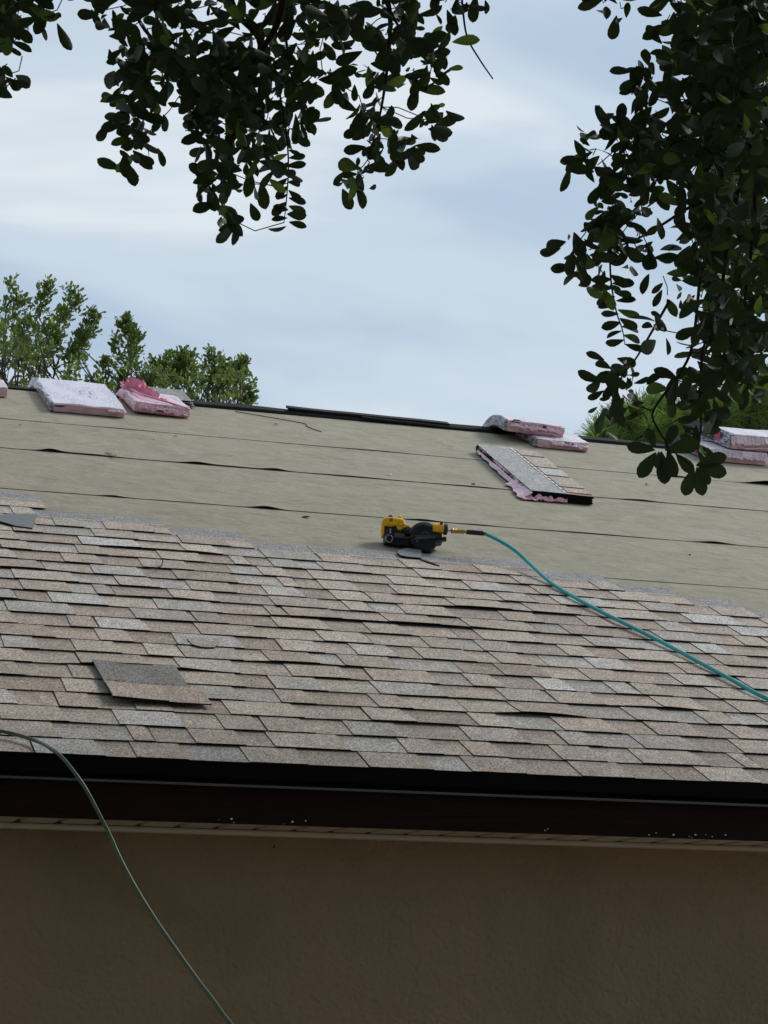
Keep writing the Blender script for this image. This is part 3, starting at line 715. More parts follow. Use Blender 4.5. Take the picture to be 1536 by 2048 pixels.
# ------------------------------------------------------------------ roofing nailer (built upright in its own frame: x right, y away, z up)
NS = 0.00218/6.4           # metres per drawing unit
def n2(x_, z_): return ((x_-680)*NS, (540-z_)*NS)
NP = roof(2.913, 2.63, 0.0)
nl = empty('roofing_nailer', Matrix.Translation(NP+Vector((0, 0, 0.004))) @ Matrix.Rotation(-YAW*0.75, 4, 'Z') @ Matrix.Rotation(0.01, 4, 'Y'), 'yellow and black coil roofing nailer lying on the felt', 'nailer')
I4 = Matrix.Identity(4)
def nprism(name, poly, a, b, mat, bevel=0.004, parent=None):
    mb = MB(); mb.prism([n2(*q) for q in poly], I4, a, b, 0, None, bevel); return mb.build(name, mat, parent or nl)
hd = nprism('head_housing', [(165, 245), (150, 175), (160, 140), (195, 128), (300, 128), (335, 130), (415, 150), (440, 215), (500, 238), (498, 300), (470, 300), (445, 262), (405, 275), (385, 298), (330, 292), (318, 250), (285, 236), (255, 256), (195, 250)], -0.030, 0.045, YEL, 0.006)
nprism('raised_panel', [(200, 150), (330, 150), (345, 190), (340, 235), (215, 230), (195, 190)], -0.0345, -0.029, YEL, 0.002, hd)
nprism('raised_panel', [(350, 165), (405, 165), (425, 220), (400, 240), (352, 235)], -0.036, -0.029, YEL, 0.002, hd)
nprism('vent_lug', [(318, 135), (345, 108), (362, 92), (384, 100), (400, 150), (370, 160), (335, 150)], -0.018, 0.030, YEL, 0.004, hd)
for q in range(3): nprism('vent_slot', [(236, 150+q*15), (272, 150+q*15), (268, 157+q*15), (234, 157+q*15)], -0.0362, -0.0338, BLK, 0, hd)
nprism('head_cap', [(136, 250), (140, 180), (158, 150), (172, 150), (168, 360), (146, 362), (136, 330)], -0.026, 0.045, YEL, 0.004)
mb = MB(); a_, b_ = n2(255, 140), n2(255, 92); mb.cyl((a_[0], 0.0, a_[1]), (b_[0], 0.004, b_[1]), 0, 18, 0, [(0, 0.0145), (0.5, 0.0145), (0.85, 0.012), (1, 0.009)]); mb.build('exhaust_cap', BLK, nl)
nprism('lower_body', [(165, 235), (320, 240), (332, 300), (400, 300), (430, 255), (460, 255), (500, 330), (600, 380), (900, 385), (905, 430), (560, 500), (350, 490), (172, 465)], -0.026, 0.055, BLK, 0.005)
nprism('nose_plate', [(180, 330), (250, 300), (262, 330), (360, 330), (372, 350), (300, 372), (272, 470), (182, 462)], -0.0345, -0.024, BLK, 0.003)
mb = MB(); c_ = n2(228, 418); mb.tube([(c_[0]+0.0145*math.cos(a), -0.040, c_[1]+0.0155*math.sin(a)) for a in [k*2*math.pi/20 for k in range(21)]], 0.0026, 6, caps=False); mb.build('hanging_ring', STEEL, nl, smooth=True)
mb = MB(); c_ = n2(240, 320); mb.cyl((c_[0], -0.043, c_[1]-0.012), (c_[0], -0.041, c_[1]+0.010), 0.0035, 8); mb.build('ring_post', STEEL, nl)
# coil magazine: canister, lid rim, hub
cc = n2(668, 388)
def disc(name, r0, ya, yb, mat, prof=None, seg=40, c=cc, parent=None):
    mb = MB(); mb.cyl((c[0], ya, c[1]), (c[0], yb, c[1]), r0, seg, 0, prof); return mb.build(name, mat, parent or nl)
mag = disc('coil_magazine', 0.060, -0.056, 0.018, BLK, [(0, 0.052), (0.06, 0.060), (0.95, 0.060), (1, 0.055)])
mb = MB(); arc = [(cc[0]+0.0625*math.cos(a), -0.036, cc[1]+0.0625*math.sin(a)) for a in np.linspace(R_(35), R_(165), 26)]
mb.tube(arc, 0.0075, 8); mb.build('magazine_rim', GREYP, mag, smooth=True)
disc('magazine_hub', 0.022, -0.062, -0.054, BLK, [(0, 0.017), (0.4, 0.022), (1, 0.022)], 20, parent=mag)
mb = MB(); p0, p1 = n2(270, 408), n2(830, 388); mb.tube([(p0[0], -0.058, p0[1]), (lerp(p0[0], p1[0], .35), -0.060, lerp(p0[1], p1[1], .2)-0.004), (lerp(p0[0], p1[0], .5), -0.062, p1[1]), (p1[0], -0.062, p1[1])], [0.004, 0.004, 0.0055, 0.0055], 8); mb.build('feed_rail', BLK, nl)
nprism('magazine_latch', [(815, 330), (885, 335), (890, 395), (940, 380), (945, 430), (870, 435), (815, 420)], -0.060, -0.030, BLK, 0.003)
mb = MB(); c_ = n2(840, 468); mb.cyl((c_[0]-0.011, -0.050, c_[1]), (c_[0]+0.011, -0.050, c_[1]+0.001), 0.0078, 12); mb.build('adjuster_knob', GREYP, nl)
mb = MB(); c_ = n2(575, 448); mb.cyl((c_[0]-0.004, -0.058, c_[1]), (c_[0]+0.004, -0.058, c_[1]+0.001), 0.0022, 8); mb.build('pin', STEEL, nl)
nprism('handle_grip', [(440, 330), (500, 250), (580, 205), (690, 190), (790, 225), (800, 300), (700, 330), (560, 345), (500, 385)], -0.010, 0.040, GREYP, 0.006)
p0, p1 = n2(770, 268), n2(912, 268)
mb = MB(); mb.cyl((p0[0], -0.042, p0[1]), (p1[0], -0.042, p1[1]), 0.0225, 24, 0, [(0, 0.019), (0.06, 0.0225), (1, 0.0225)]); yc = mb.build('rear_sleeve', YEL, nl)
mb = MB(); p2 = n2(962, 272); mb.cyl((p1[0], -0.042, p1[1]-0.002), (p2[0], -0.042, p2[1]-0.002), 0.0245, 24, 0, [(0, 0.0235), (0.2, 0.0255), (0.75, 0.0245), (1, 0.019)]); mb.build('end_cap', BLK, nl)
nprism('cap_window', [(862, 200), (895, 200), (895, 222), (862, 222)], -0.0640, -0.050, BLK, 0.001, yc)
nprism('trigger_guard', [(430, 262), (462, 250), (500, 262), (505, 330), (470, 352), (420, 340), (405, 300)], -0.040, -0.020, BLK, 0.003)
nprism('trigger', [(440, 285), (480, 280), (484, 296), (444, 302)], -0.0445, -0.038, GREYP, 0.001)
nprism('side_cover', [(560, 392), (810, 384), (812, 402), (560, 432), (520, 440)], -0.0665, -0.054, GREYP, 0.003)
nprism('nose_block', [(290, 335), (420, 345), (430, 375), (400, 395), (300, 392)], -0.040, -0.024, GREYP, 0.003)
for zq in (312, 350, 372): nprism('nose_bolt', [(196, zq), (216, zq-4), (220, zq+8), (200, zq+12)], -0.038, -0.033, STEEL, 0.0)
nprism('body_skid', [(640, 430), (830, 430), (815, 500), (770, 545), (768, 570), (690, 580), (650, 560), (640, 500)], -0.050, 0.010, BLK, 0.004)
bpy.context.view_layer.update(); NM_ = nl.matrix_world.copy()

# ------------------------------------------------------------------ teal air hose with coupler
def nw(x_, z_, y_=-0.042): a = n2(x_, z_); return NM_ @ Vector((a[0], y_, a[1]))
he = empty('air_hose', Matrix.Translation(roof(3.4, 2.2, 0)), 'teal air hose running from the nailer down across the shingles', 'hose')
bpy.context.view_layer.update(); HI = he.matrix_world.inverted()
def hpart(mb, name, mat, smooth=True): mb.v = [tuple(HI @ Vector(p)) for p in mb.v]; return mb.build(name, mat, he, smooth=smooth)
A, B, C_, D_, E_ = nw(958, 290), nw(1005, 292), nw(1170, 296), nw(1200, 300), nw(1428, 312)
mb = MB(); mb.cyl(A, B, 0, 12, 0, [(0, 0.0055), (0.3, 0.0055), (0.35, 0.0035), (0.6, 0.0035), (0.65, 0.006), (1, 0.006)]); hpart(mb, 'plug', STEEL, False)
mb = MB(); mb.cyl(B, C_, 0, 16, 0, [(0, 0.009), (0.03, 0.0112), (0.16, 0.0112), (0.2, 0.0098), (0.26, 0.0112), (0.36, 0.0112), (0.4, 0.0098), (0.46, 0.0115), (0.55, 0.0102), (0.9, 0.0102), (0.92, 0.0115), (1, 0.0115)]); hpart(mb, 'coupler', BRASS, False)
mb = MB(); mb.cyl(C_, D_, 0, 12, 0, [(0, 0.006), (0.4, 0.006), (0.45, 0.0085), (1, 0.0085)]); hpart(mb, 'ferrule', BRASS, False)
mb = MB(); mb.cyl(D_, E_, 0, 14, 0, [(0, 0.0085), (0.02, 0.0108)]+[(0.02+0.16*i+q, 0.0108+(0.0008 if q == 0.02 else 0)) for i in range(6) for q in (0, 0.02, 0.06)]+[(1, 0.0102)]); hpart(mb, 'sleeve', BLK)
dE = (E_-CAM).length
hp = [E_, at(1000, 1082, dE-0.02), at(1030, 1101, dE-0.06), at(1058, 1126, dE-0.13)]
hp += [on_roof(px_, py_, 0.028) for px_, py_ in ((1100, 1164), (1150, 1195), (1200, 1222), (1250, 1247), (1300, 1272), (1350, 1298), (1400, 1325), (1450, 1352), (1500, 1380), (1536, 1398))]
hp += [roof(3.72, 0.35, 0.030), roof(3.78, 0.02, 0.030)]
hp += [roof(3.81, -0.16, 0.034), Vector((3.85, -0.30, EZ-0.25)), Vector((3.86, -0.36, EZ-0.9)), Vector((3.9, -0.5, 0.5)), Vector((4.1, -0.9, 0.03)), Vector((4.8, -1.1, 0.012))]
mb = MB(); mb.tube(spline(hp, 10), 0.0078, 12); hpart(mb, 'tube', TEAL)

# green hose draped over the eave at the left
gp = [roof(0.30, 0.20, 0.034), roof(0.60, 0.08, 0.034), on_roof(0, 1462, 0.032), on_roof(39, 1471, 0.032), on_roof(78, 1484, 0.036)]
for (px_, py_, d_) in ((102, 1497, 6.09), (125, 1516, 6.03), (148, 1544, 5.985), (172, 1579, 5.96), (195, 1622, 5.945), (219, 1669, 5.93), (242, 1720, 5.90), (273, 1778, 5.86), (312, 1841, 5.82), (352, 1899, 5.78), (391, 1954, 5.74), (430, 2005, 5.70), (464, 2050, 5.66)): gp.append(at(px_, py_, d_))
l_ = gp[-1]; gp += [l_+Vector((0.10, -0.08, -0.12)), l_+Vector((0.35, -0.30, -0.55)), l_+Vector((0.60, -0.6, -1.05)), Vector((l_.x+0.75, l_.y-0.95, 0.03)), Vector((l_.x+1.3, l_.y-1.4, 0.012))]
mb = MB(); mb.tube(spline(gp, 6), 0.0055, 12)
tag(mb.build('garden_hose', GREENH, smooth=True), 'dull green hose drooping over the eave and hanging across the wall', 'hose')

# ------------------------------------------------------------------ loose shingle, scraps and litter
fe = empty('loose_shingle', roof_m(1.203, 0.326, 0.0185, 0.0, 0.0), 'loose shingle with dark upper half lying on the lower left courses', 'shingle')
mb = MB(); fxs = np.linspace(0, 0.31, 9).tolist(); fys = [0, 0.03, 0.07, 0.12, 0.17, 0.18, 0.26, 0.34, 0.40]
fz = lambda a, b: 0.006+0.006*max(0, 1-b/0.25)*(1-0.8*a/0.34)+0.004*max(0, 1-a/0.1)+0.0015*nz(a*7, b*7)-0.003*(b/0.40)
fx_ = lambda a, b: a*(1.0-0.24*max(0, min(1, (b-0.168)/0.01))) if a > 0.29 else a
shear = lambda a, b: (fx_(a, b)-0.01*b, b)
cfn = lambda a, b: (0.46, 0.385, 0.325) if b < 0.17 else (0.26, 0.25, 0.24)
mb.grid(lambda a, b: (*shear(a, b), fz(a, b)+0.0045), fxs, fys, 0, colfn=cfn); mb.grid(lambda a, b: (*shear(a, b), fz(a, b)), fxs, fys, 1, flip=True)
mb.grid(lambda a, t: (*shear(a, 0), fz(a, 0)+0.0045*t), fxs, [0, 1], 1); mb.grid(lambda b, t: (*shear(0, b), fz(0, b)+0.0045*(1-t)), fys, [0, 1], 1); mb.grid(lambda b, t: (*shear(0.31, b), fz(0.31, b)+0.0045*t), fys, [0, 1], 1)
mb.build('backing', [GRAN, ASPH], fe, cols=True)
mb = MB(); mb.grid(lambda a, b: (a, b, fz(a, b)+0.0078), [0.0, 0.05, 0.1, 0.15, 0.175], [0.0, 0.05, 0.1, 0.155], 0, colfn=lambda a, b: (0.48, 0.41, 0.35))
mb.grid(lambda a, t: (a, 0, fz(a, 0)+0.0045+0.0033*t), [0, 0.05, 0.1, 0.15, 0.175], [0, 1], 1); mb.build('shingle_tab', [GRAN, ASPH], fe, cols=True)
mb = MB()
for i in range(9): mb.box(0.008+i*0.026, 0.008+i*0.026+random.uniform(0.006, 0.018), 0.178, 0.184, fz(i*0.026, 0.18)+0.0052, fz(i*0.026, 0.18)+0.0060)
mb.build('seal_strip', SCRAPM, fe)

def scrap(name, pts, h, th_, label, mat, cat='shingle scrap', curl=0.0):
    mb = MB(); c_ = sum((Vector((a, b, 0)) for a, b in pts), Vector())/len(pts); n_ = len(pts)
    if sum(pts[i][0]*pts[(i+1) % n_][1]-pts[(i+1) % n_][0]*pts[i][1] for i in range(n_)) < 0: pts = pts[::-1]
    hh = lambda a, b: h+curl*((a-c_.x)**2+(b-c_.y)**2)*30
    tp = [roof(a, b, hh(a, b)+th_) for a, b in pts]; bt = [roof(a, b, hh(a, b)) for a, b in pts]
    mb.add(tp+[roof(c_.x, c_.y, h+th_)], [(i, (i+1) % n_, n_) for i in range(n_)], 0, (0.42, 0.395, 0.37))
    mb.add(bt, [tuple(range(n_))[::-1]], 1); o = len(mb.v); mb.v += [tuple(p) for p in tp+bt]
    for i in range(n_): j = (i+1) % n_; mb.face((o+i, o+n_+i, o+n_+j, o+j), 1)
    return tag(mb.build(name, [mat, ASPH], cols=True), label, cat)
scrap('shingle_scrap', [(1.059, 2.582), (1.106, 2.655), (1.171, 2.691), (1.259, 2.718), (1.243, 2.613), (1.215, 2.467), (1.148, 2.487), (1.094, 2.544)], 0.018, 0.004, 'grey pointed shingle scrap on the topmost courses at the left', SCRAPM)
scrap('shingle_scrap', [(2.755, 2.508), (2.765, 2.54), (2.782, 2.564), (2.822, 2.608), (2.885, 2.591), (2.863, 2.512), (2.842, 2.45), (2.782, 2.45), (2.754, 2.467)], 0.014, 0.006, 'grey green round ended scrap beneath the nailer', SCRAPM)
scrap('shingle_scrap', [(1.577, 1.063), (1.575, 1.022), (1.582, 0.989), (1.603, 0.971), (1.629, 0.967), (1.656, 0.975), (1.676, 1.013), (1.69, 1.056), (1.691, 1.079), (1.63, 1.085)], 0.0185, 0.0022, 'rounded tongue of shingle stuck on the middle left courses', GRAN)
scrap('shingle_scrap', [(2.83, 2.438), (2.841, 2.434), (2.875, 2.387), (2.891, 2.343), (2.874, 2.339), (2.849, 2.38)], 0.015, 0.003, 'thin black sliver of shingle just below the nailer', ASPH)
mb = MB(); mb.tube(spline([roof(1.572, 1.943, 0.024), roof(1.591, 1.919, 0.030), roof(1.623, 1.949, 0.028), roof(1.649, 1.984, 0.030), roof(1.667, 2.054, 0.036)], 5), [0.0022]*20+[0.0012], 5)
tag(mb.build('twig', TWIG), 'short dark twig caught on the upper left shingles', 'twig')
mb = MB(); mb.tube([roof(1.765, 4.12, 0.014), roof(1.782, 4.07, 0.018), roof(1.794, 4.03, 0.018)], 0.0055, 6)
tag(mb.build('wood_sliver', WOODM), 'pale wood sliver lying across a felt edge at the left', 'wood sliver')
mb = MB(); mb.tube([roof(2.625, -0.085, 0.024), roof(2.616, -0.120, 0.026)], 0.0018, 6)
tag(mb.build('nail', STEEL), 'shiny nail lying on the lowest shingle course', 'nail')
lit = [((2.868, 5.262), 'dark bark chip near the ridge left of the seam', ASPH, .012), ((3.202, 4.169), 'pale long chip on the middle felt strip', WOODM, .016), ((2.501, 3.089), 'small dark dry leaf on the lowest felt strip', TWIG, .022), ((1.412, 4.62), 'tiny dark chip on the felt below the lilac bundle', ASPH, .010),
       ((2.075, 4.582), 'tiny pale chip on the felt below the torn bundle', WOODM, .009), ((2.204, 4.682), 'small dark chip on the felt right of the torn bundle', ASPH, .010), ((4.731, 4.483), 'curled dark chip on the felt at the right', ASPH, .012), ((4.284, 2.912), 'dark speck on the felt above the shingle stairs', ASPH, .008), ((3.62, 4.10), 'dark flat chip left of the opened stack', ASPH, .018)]
for (q, lab, mt, r_) in lit:
    mb = MB(); n_ = 7; rr = [r_*random.uniform(0.5, 1.0) for _ in range(n_)]
    mb.add([roof(q[0]+rr[i]*math.cos(i*6.283/n_)*1.2, q[1]+rr[i]*math.sin(i*6.283/n_), 0.008+random.uniform(0.0, 0.006)) for i in range(n_)]+[roof(q[0], q[1], 0.014)], [(i, (i+1) % n_, n_) for i in range(n_)])
    tag(mb.build('debris_chip', mt), lab, 'debris', 'bits of litter on the felt')
# ------------------------------------------------------------------ trees
def leaf_shape(curl, fold_, wid, n_rows=7):
    ts = [0, 0.14, 0.36, 0.60, 0.80, 0.93, 1.0]; ws = [0.02, 0.085, 0.170, 0.225, 0.205, 0.125, 0.015]
    v, f = [], []
    for t, w_ in zip(ts, ws):
        w_ *= wid; z = -curl*t*t
        v += [(-w_, t, z+fold_*w_), (0, t, z), (w_, t, z+fold_*w_)]
    for i in range(6):
        a = i*3; f += [(a, a+1, a+4, a+3), (a+1, a+2, a+5, a+4)]
    return np.array(v), f
rl = random.Random(77)
SHAPES = [leaf_shape(c, fo, wd) for c, fo, wd in ((0.10, 0.25, 1.0), (0.22, 0.35, 0.9), (-0.06, 0.3, 1.05), (0.35, 0.15, 0.95), (0.15, 0.6, 0.9), (0.05, 0.1, 1.15))]
def frame(d, roll, rng=rl):
    d = d.normalized(); u = d.orthogonal().normalized(); u = Quaternion(d, roll) @ u; n_ = u.cross(d)
    return u, d, n_
YARD = Vector((-0.25, -0.95, -0.2)).normalized()
class Leaves:
    """collects leaves; some become objects, the rest one mesh"""
    def __init__(s, bias=1): s.items = []; s.bias = bias
    def add(s, p, d, L, roll=None, shape=None, w=1.0):
        d = Vector(d)
        if roll is None:      # blades turn towards the open, brighter yard side
            _, dd0, n0 = frame(d, 0.0); roll = max((rl.uniform(0, 6.283) for _ in range(s.bias)), key=lambda r_: abs((Quaternion(dd0, r_) @ n0).dot(YARD)))
        s.items.append((Vector(p), d, L, roll, rl.randrange(len(SHAPES)) if shape is None else shape, w))
    def rosette(s, p, axis, n, L, spread=(0.9, 1.45), droop=0.25, jit=0.02, face=None):
        axis = Vector(axis).normalized(); u = axis.orthogonal().normalized(); v = axis.cross(u); ph = rl.uniform(0, 6.28)
        for i in range(n):
            a = ph+i*2.4+rl.uniform(-0.3, 0.3); tl = rl.uniform(*spread)
            d = axis*math.cos(tl)+(u*math.cos(a)+v*math.sin(a))*math.sin(tl); d.z -= droop*rl.random()
            off = Vector((rl.gauss(0, jit), rl.gauss(0, jit), rl.gauss(0, jit)))
            s.add(Vector(p)+off+d.normalized()*0.004, d, L*rl.choice((0.5, 0.72, 0.85, 1.0, 1.1, 1.2)))
    def mesh(s, name, items, mat, parent=None, two=True):
        vs_, fs, rn = [], [], []; o = 0
        for (p, d, L, roll, sh, w_) in items:
            sv, sf = SHAPES[sh]; u, dd, n_ = frame(d, roll)
            Mx = np.array([list(u*w_), list(dd), list(n_)])*L
            vs_.append(sv @ Mx + np.array(p)); fs += [tuple(i+o for i in q) for q in sf]; o += len(sv); r_ = rl.random(); rn += [r_]*len(sf)
        me = bpy.data.meshes.new(name); me.from_pydata(np.concatenate(vs_).tolist(), [], fs); me.materials.append(mat)
        me.polygons.foreach_set('use_smooth', [True]*len(fs)); a_ = me.attributes.new('rnd', 'FLOAT', 'FACE'); a_.data.foreach_set('value', rn); me.update()
        ob = bpy.data.objects.new(name, me); COL.objects.link(ob); ob.parent = parent; return ob

# ---- the near oak whose branches hang into the picture
oak = empty('oak_tree', Matrix.Translation((4.6, -4.9, 0)), 'dark leafed oak whose branches hang down in front of the roof', 'tree')
bpy.context.view_layer.update(); OI = oak.matrix_world.inverted()
def obuild(mb, name, mat, parent=None, **k):
    mb.v = [tuple(OI @ Vector(p)) for p in mb.v]; return mb.build(name, mat, parent or oak, **k)
near = Leaves(2); keep = Leaves(3); twigs = []; ANCH = []
def inpoly(x, y, P):
    c = False; j = len(P)-1
    for i in range(len(P)):
        if (P[i][1] > y) != (P[j][1] > y) and x < (P[j][0]-P[i][0])*(y-P[i][1])/(P[j][1]-P[i][1])+P[i][0]: c = not c
        j = i
    return c
def sprig(px, py, d, n=7, L=0.076, up_=None, store=None, flat=0.0, twl=0.10):
    """a rosette of leaves on the end of a short hanging twig"""
    p = at(px, py, d)
    k = min(ANCH, key=lambda q: (q-p).length_squared); away = p-k; ln = away.length
    ax = away.normalized()*0.7+Vector((rl.gauss(0, 0.3), rl.gauss(0, 0.3), -0.55))
    (store or near).rosette(p, ax, n, L)
    st = Vector(k) if ln < 0.20 else p-away.normalized()*0.045+Vector((0, 0, 0.03))
    twigs.append(([st, (st+p)/2+Vector((rl.gauss(0, .012), rl.gauss(0, .012), rl.gauss(0, .012))), p], 0.0014))
    return p, st
def fill(poly, n, dr, L=0.061, nl=(7, 9)):
    xs = [q[0] for q in poly]; ys = [q[1] for q in poly]; c = 0
    while c < n:
        x_, y_ = rl.uniform(min(xs), max(xs)), rl.uniform(min(ys), max(ys))
        if not inpoly(x_, y_, poly): continue
        c += 1; sprig(x_, y_, rl.uniform(*dr), rl.randint(*nl), L)
def branch(pts, r0, r1, leafy=0, L=0.07):
    P = spline([at(*q) for q in pts], 6); n_ = len(P); ANCH.extend(P)
    twigs.append((P, [lerp(r0, r1, i/(n_-1)) for i in range(n_)]))
    for i in range(leafy):
        t = rl.uniform(0.15, 1.0); q = P[int(t*(n_-1))]
        d = Vector((rl.gauss(0, 1), rl.gauss(0, 1), rl.gauss(-0.3, 0.8)))
        near.add(q, d, L*rl.uniform(0.7, 1.1))
# branches first: the sprigs grow from them
branch([(560, 190, 5.5), (572, 260, 5.5), (577, 330, 5.5), (573, 400, 5.48), (568, 445, 5.46)], 0.003, 0.0012)
branch([(920, -60, 5.4), (926, 20, 5.4), (935, 75, 5.4), (960, 120, 5.4), (986, 158, 5.4)], 0.0032, 0.0018)
branch([(440, -80, 5.6), (470, 20, 5.6), (520, 90, 5.6), (480, 200, 5.6), (455, 330, 5.6)], 0.011, 0.002)
branch([(570, -80, 5.5), (560, 30, 5.5), (530, 90, 5.5), (490, 130, 5.5), (380, 160, 5.5)], 0.012, 0.003)
branch([(760, -80, 5.5), (780, 30, 5.5), (775, 130, 5.5), (760, 230, 5.5), (735, 320, 5.5)], 0.008, 0.0015)
branch([(740, -60, 5.4), (790, 40, 5.4), (830, 100, 5.4), (880, 140, 5.4)], 0.005, 0.0015)
branch([(240, -60, 5.6), (290, 60, 5.6), (380, 130, 5.6), (520, 230, 5.6), (560, 300, 5.6)], 0.006, 0.002)
branch([(570, 60, 5.4), (590, 170, 5.4), (640, 140, 5.4), (655, 155, 5.4)], 0.003, 0.001)
branch([(1220, 500, 5.4), (1222, 560, 5.4), (1232, 620, 5.4), (1245, 660, 5.4), (1250, 690, 5.4)], 0.003, 0.0012)
branch([(1340, 600, 5.4), (1300, 670, 5.4), (1270, 720, 5.4), (1240, 760, 5.4), (1228, 820, 5.4)], 0.004, 0.001)
branch([(1400, 560, 5.2), (1385, 690, 5.2), (1358, 750, 5.2), (1320, 800, 5.2), (1305, 830, 5.2), (1318, 862, 5.2), (1333, 885, 5.2), (1340, 905, 5.2), (1352, 907, 5.2), (1387, 936, 5.2)], 0.0042, 0.0015)
branch([(1405, 700, 5.3), (1400, 790, 5.3), (1402, 850, 5.3), (1396, 905, 5.3)], 0.004, 0.0015)
branch([(1600, 80, 5.6), (1500, 160, 5.6), (1400, 190, 5.6), (1330, 250, 5.6), (1230, 300, 5.6)], 0.012, 0.002)
branch([(1470, -80, 5.3), (1480, 150, 5.3), (1500, 280, 5.3), (1510, 420, 5.3), (1490, 600, 5.3)], 0.010, 0.004)
branch([(1480, 250, 5.5), (1430, 380, 5.5), (1370, 420, 5.5), (1290, 470, 5.5), (1220, 500, 5.5)], 0.007, 0.002)
branch([(1500, 300, 5.4), (1460, 450, 5.4), (1440, 600, 5.4), (1405, 700, 5.3)], 0.008, 0.003)
branch([(1490, 600, 5.5), (1500, 690, 5.5), (1510, 760, 5.5)], 0.004, 0.0015)
# upper left mass and its hanging lobes
fill([(235, -40), (860, -40), (840, 60), (780, 120), (640, 110), (600, 190), (560, 240), (480, 260), (420, 250), (330, 200), (270, 230), (255, 120), (270, 60)], 66, (5.1, 6.0))
fill([(250, 60), (330, 60), (330, 230), (290, 285), (255, 280)], 9, (5.2, 6.0))
fill([(330, 120), (600, 120), (590, 280), (520, 340), (470, 290), (400, 270)], 25, (5.2, 5.9))
fill([(430, 310), (520, 280), (590, 300), (560, 350), (480, 400), (440, 390)], 6, (5.2, 5.8))
fill([(720, 100), (860, 60), (870, 140), (840, 230), (800, 270), (730, 250), (700, 190)], 7, (5.1, 5.9))
for q in ((262, 300), (255, 250), (300, 262), (268, 318), (250, 130), (245, 190), (240, 70), (425, 385), (450, 415), (465, 440), (440, 360), (415, 265), (430, 290), (460, 345),
          (650, 150), (665, 155), (726, 155), (730, 140), (720, 225), (735, 245), (750, 290), (715, 340), (712, 352), (725, 345), (860, 150), (880, 130), (868, 240), (845, 235), (815, 290), (790, 300), (875, 110), (830, 85), (640, 85), (590, 130), (600, 240), (590, 180), (210, 20), (225, -10)):
    sprig(q[0], q[1], rl.uniform(5.2, 5.8), rl.randint(6, 8), 0.058, store=keep)
# the lighter hanging sprig with paired leaves (575, 310-465)
for i in range(20):
    y_ = 300+i*8; sd = -1 if i % 2 else 1; p = at(575+rl.uniform(-3, 3), y_, 5.5)
    keep.add(p, rt*sd*rl.uniform(0.5, 1)+up*rl.uniform(-0.7, 0.15)+fw*rl.uniform(-0.6, 0.4), 0.050*rl.uniform(0.75, 1.1))
# corner at the far left
fill([(-60, -50), (90, -50), (60, 30), (20, 50), (-60, 40)], 16, (5.2, 5.9))
for q in ((30, 50), (15, 20), (75, 10), (100, 25), (5, 105), (12, 150), (2, 195), (-15, 165), (-20, 120), (120, -10)): sprig(q[0], q[1], rl.uniform(5.3, 5.7), rl.randint(4, 7), 0.060, store=keep)
for q in ((890, 5), (905, 20), (915, -15), (940, -15)): sprig(q[0], q[1], 5.4, 5, 0.06, store=keep)
keep.add(at(925, 8, 5.4), rt*1.0+up*-0.25, 0.062, 0.3, 0)
for q in ((1180, -8), (1200, -14), (1240, 5), (1222, -18)): sprig(q[0], q[1], 5.6, 5, 0.055, store=keep)
# branches of the upper left mass
# the right hand mass
fill([(1380, -40), (1600, -40), (1600, 760), (1480, 740), (1430, 640), (1440, 520), (1440, 440), (1400, 330), (1390, 200), (1370, 80)], 120, (4.9, 6.8), 0.062, (7, 10))
fill([(1430, 0), (1600, 0), (1600, 640), (1450, 640), (1440, 300)], 60, (6.6, 9.0), 0.085, (8, 11))
fill([(1350, -20), (1420, -20), (1420, 350), (1330, 330), (1260, 300), (1260, 250), (1330, 180), (1350, 110)], 26, (5.0, 6.2))
fill([(1260, 250), (1400, 250), (1400, 400), (1310, 400), (1270, 330)], 10, (5.1, 6.0))
fill([(1390, 400), (1480, 380), (1480, 720), (1400, 700), (1360, 600), (1380, 520)], 20, (5.0, 6.0))
fill([(1310, 620), (1400, 580), (1480, 640), (1520, 760), (1440, 770), (1360, 740)], 16, (5.0, 5.9))
fill([(1230, 400), (1300, 400), (1300, 480), (1250, 540), (1190, 540), (1200, 480)], 7, (5.2, 5.8))
for q in ((1180, 300), (1165, 308), (1195, 330), (1205, 345), (1230, 235), (1240, 230), (1275, 140), (1290, 160), (1290, 190), (1340, 30), (1345, 80), (1265, 290), (1240, 270), (1275, 350), (1285, 375), (1215, 415), (1225, 435),
          (1160, 480), (1145, 500), (1165, 525), (1150, 548), (1205, 545), (1285, 520), (1302, 505), (1375, 470), (1335, 590), (1318, 660),
          (1240, 730), (1225, 755), (1260, 750), (1215, 760), (1245, 790), (1225, 820), (1265, 800), (1240, 830), (1470, 765), (1500, 770), (1520, 740), (1360, 770), (1390, 790), (1370, 760), (1410, 800), (1335, 770)):
    sprig(q[0], q[1], rl.uniform(5.1, 5.8), rl.randint(5, 8), 0.058, store=keep)
fill([(1400, -40), (1600, -40), (1600, 330), (1430, 320), (1390, 150)], 75, (5.0, 6.8), 0.062, (7, 10))
# beaded twig with paired leaves (1200-1260, 560-690)
for i in range(17):
    t = i/16; p = at(lerp(1221, 1250, t), lerp(550, 688, t), 5.4); sd = -1 if i % 2 else 1
    keep.add(p, rt*sd*rl.uniform(0.6, 1)+up*rl.uniform(-0.55, 0.1)+fw*rl.uniform(-0.4, 0.4), 0.052*rl.uniform(0.8, 1.1))
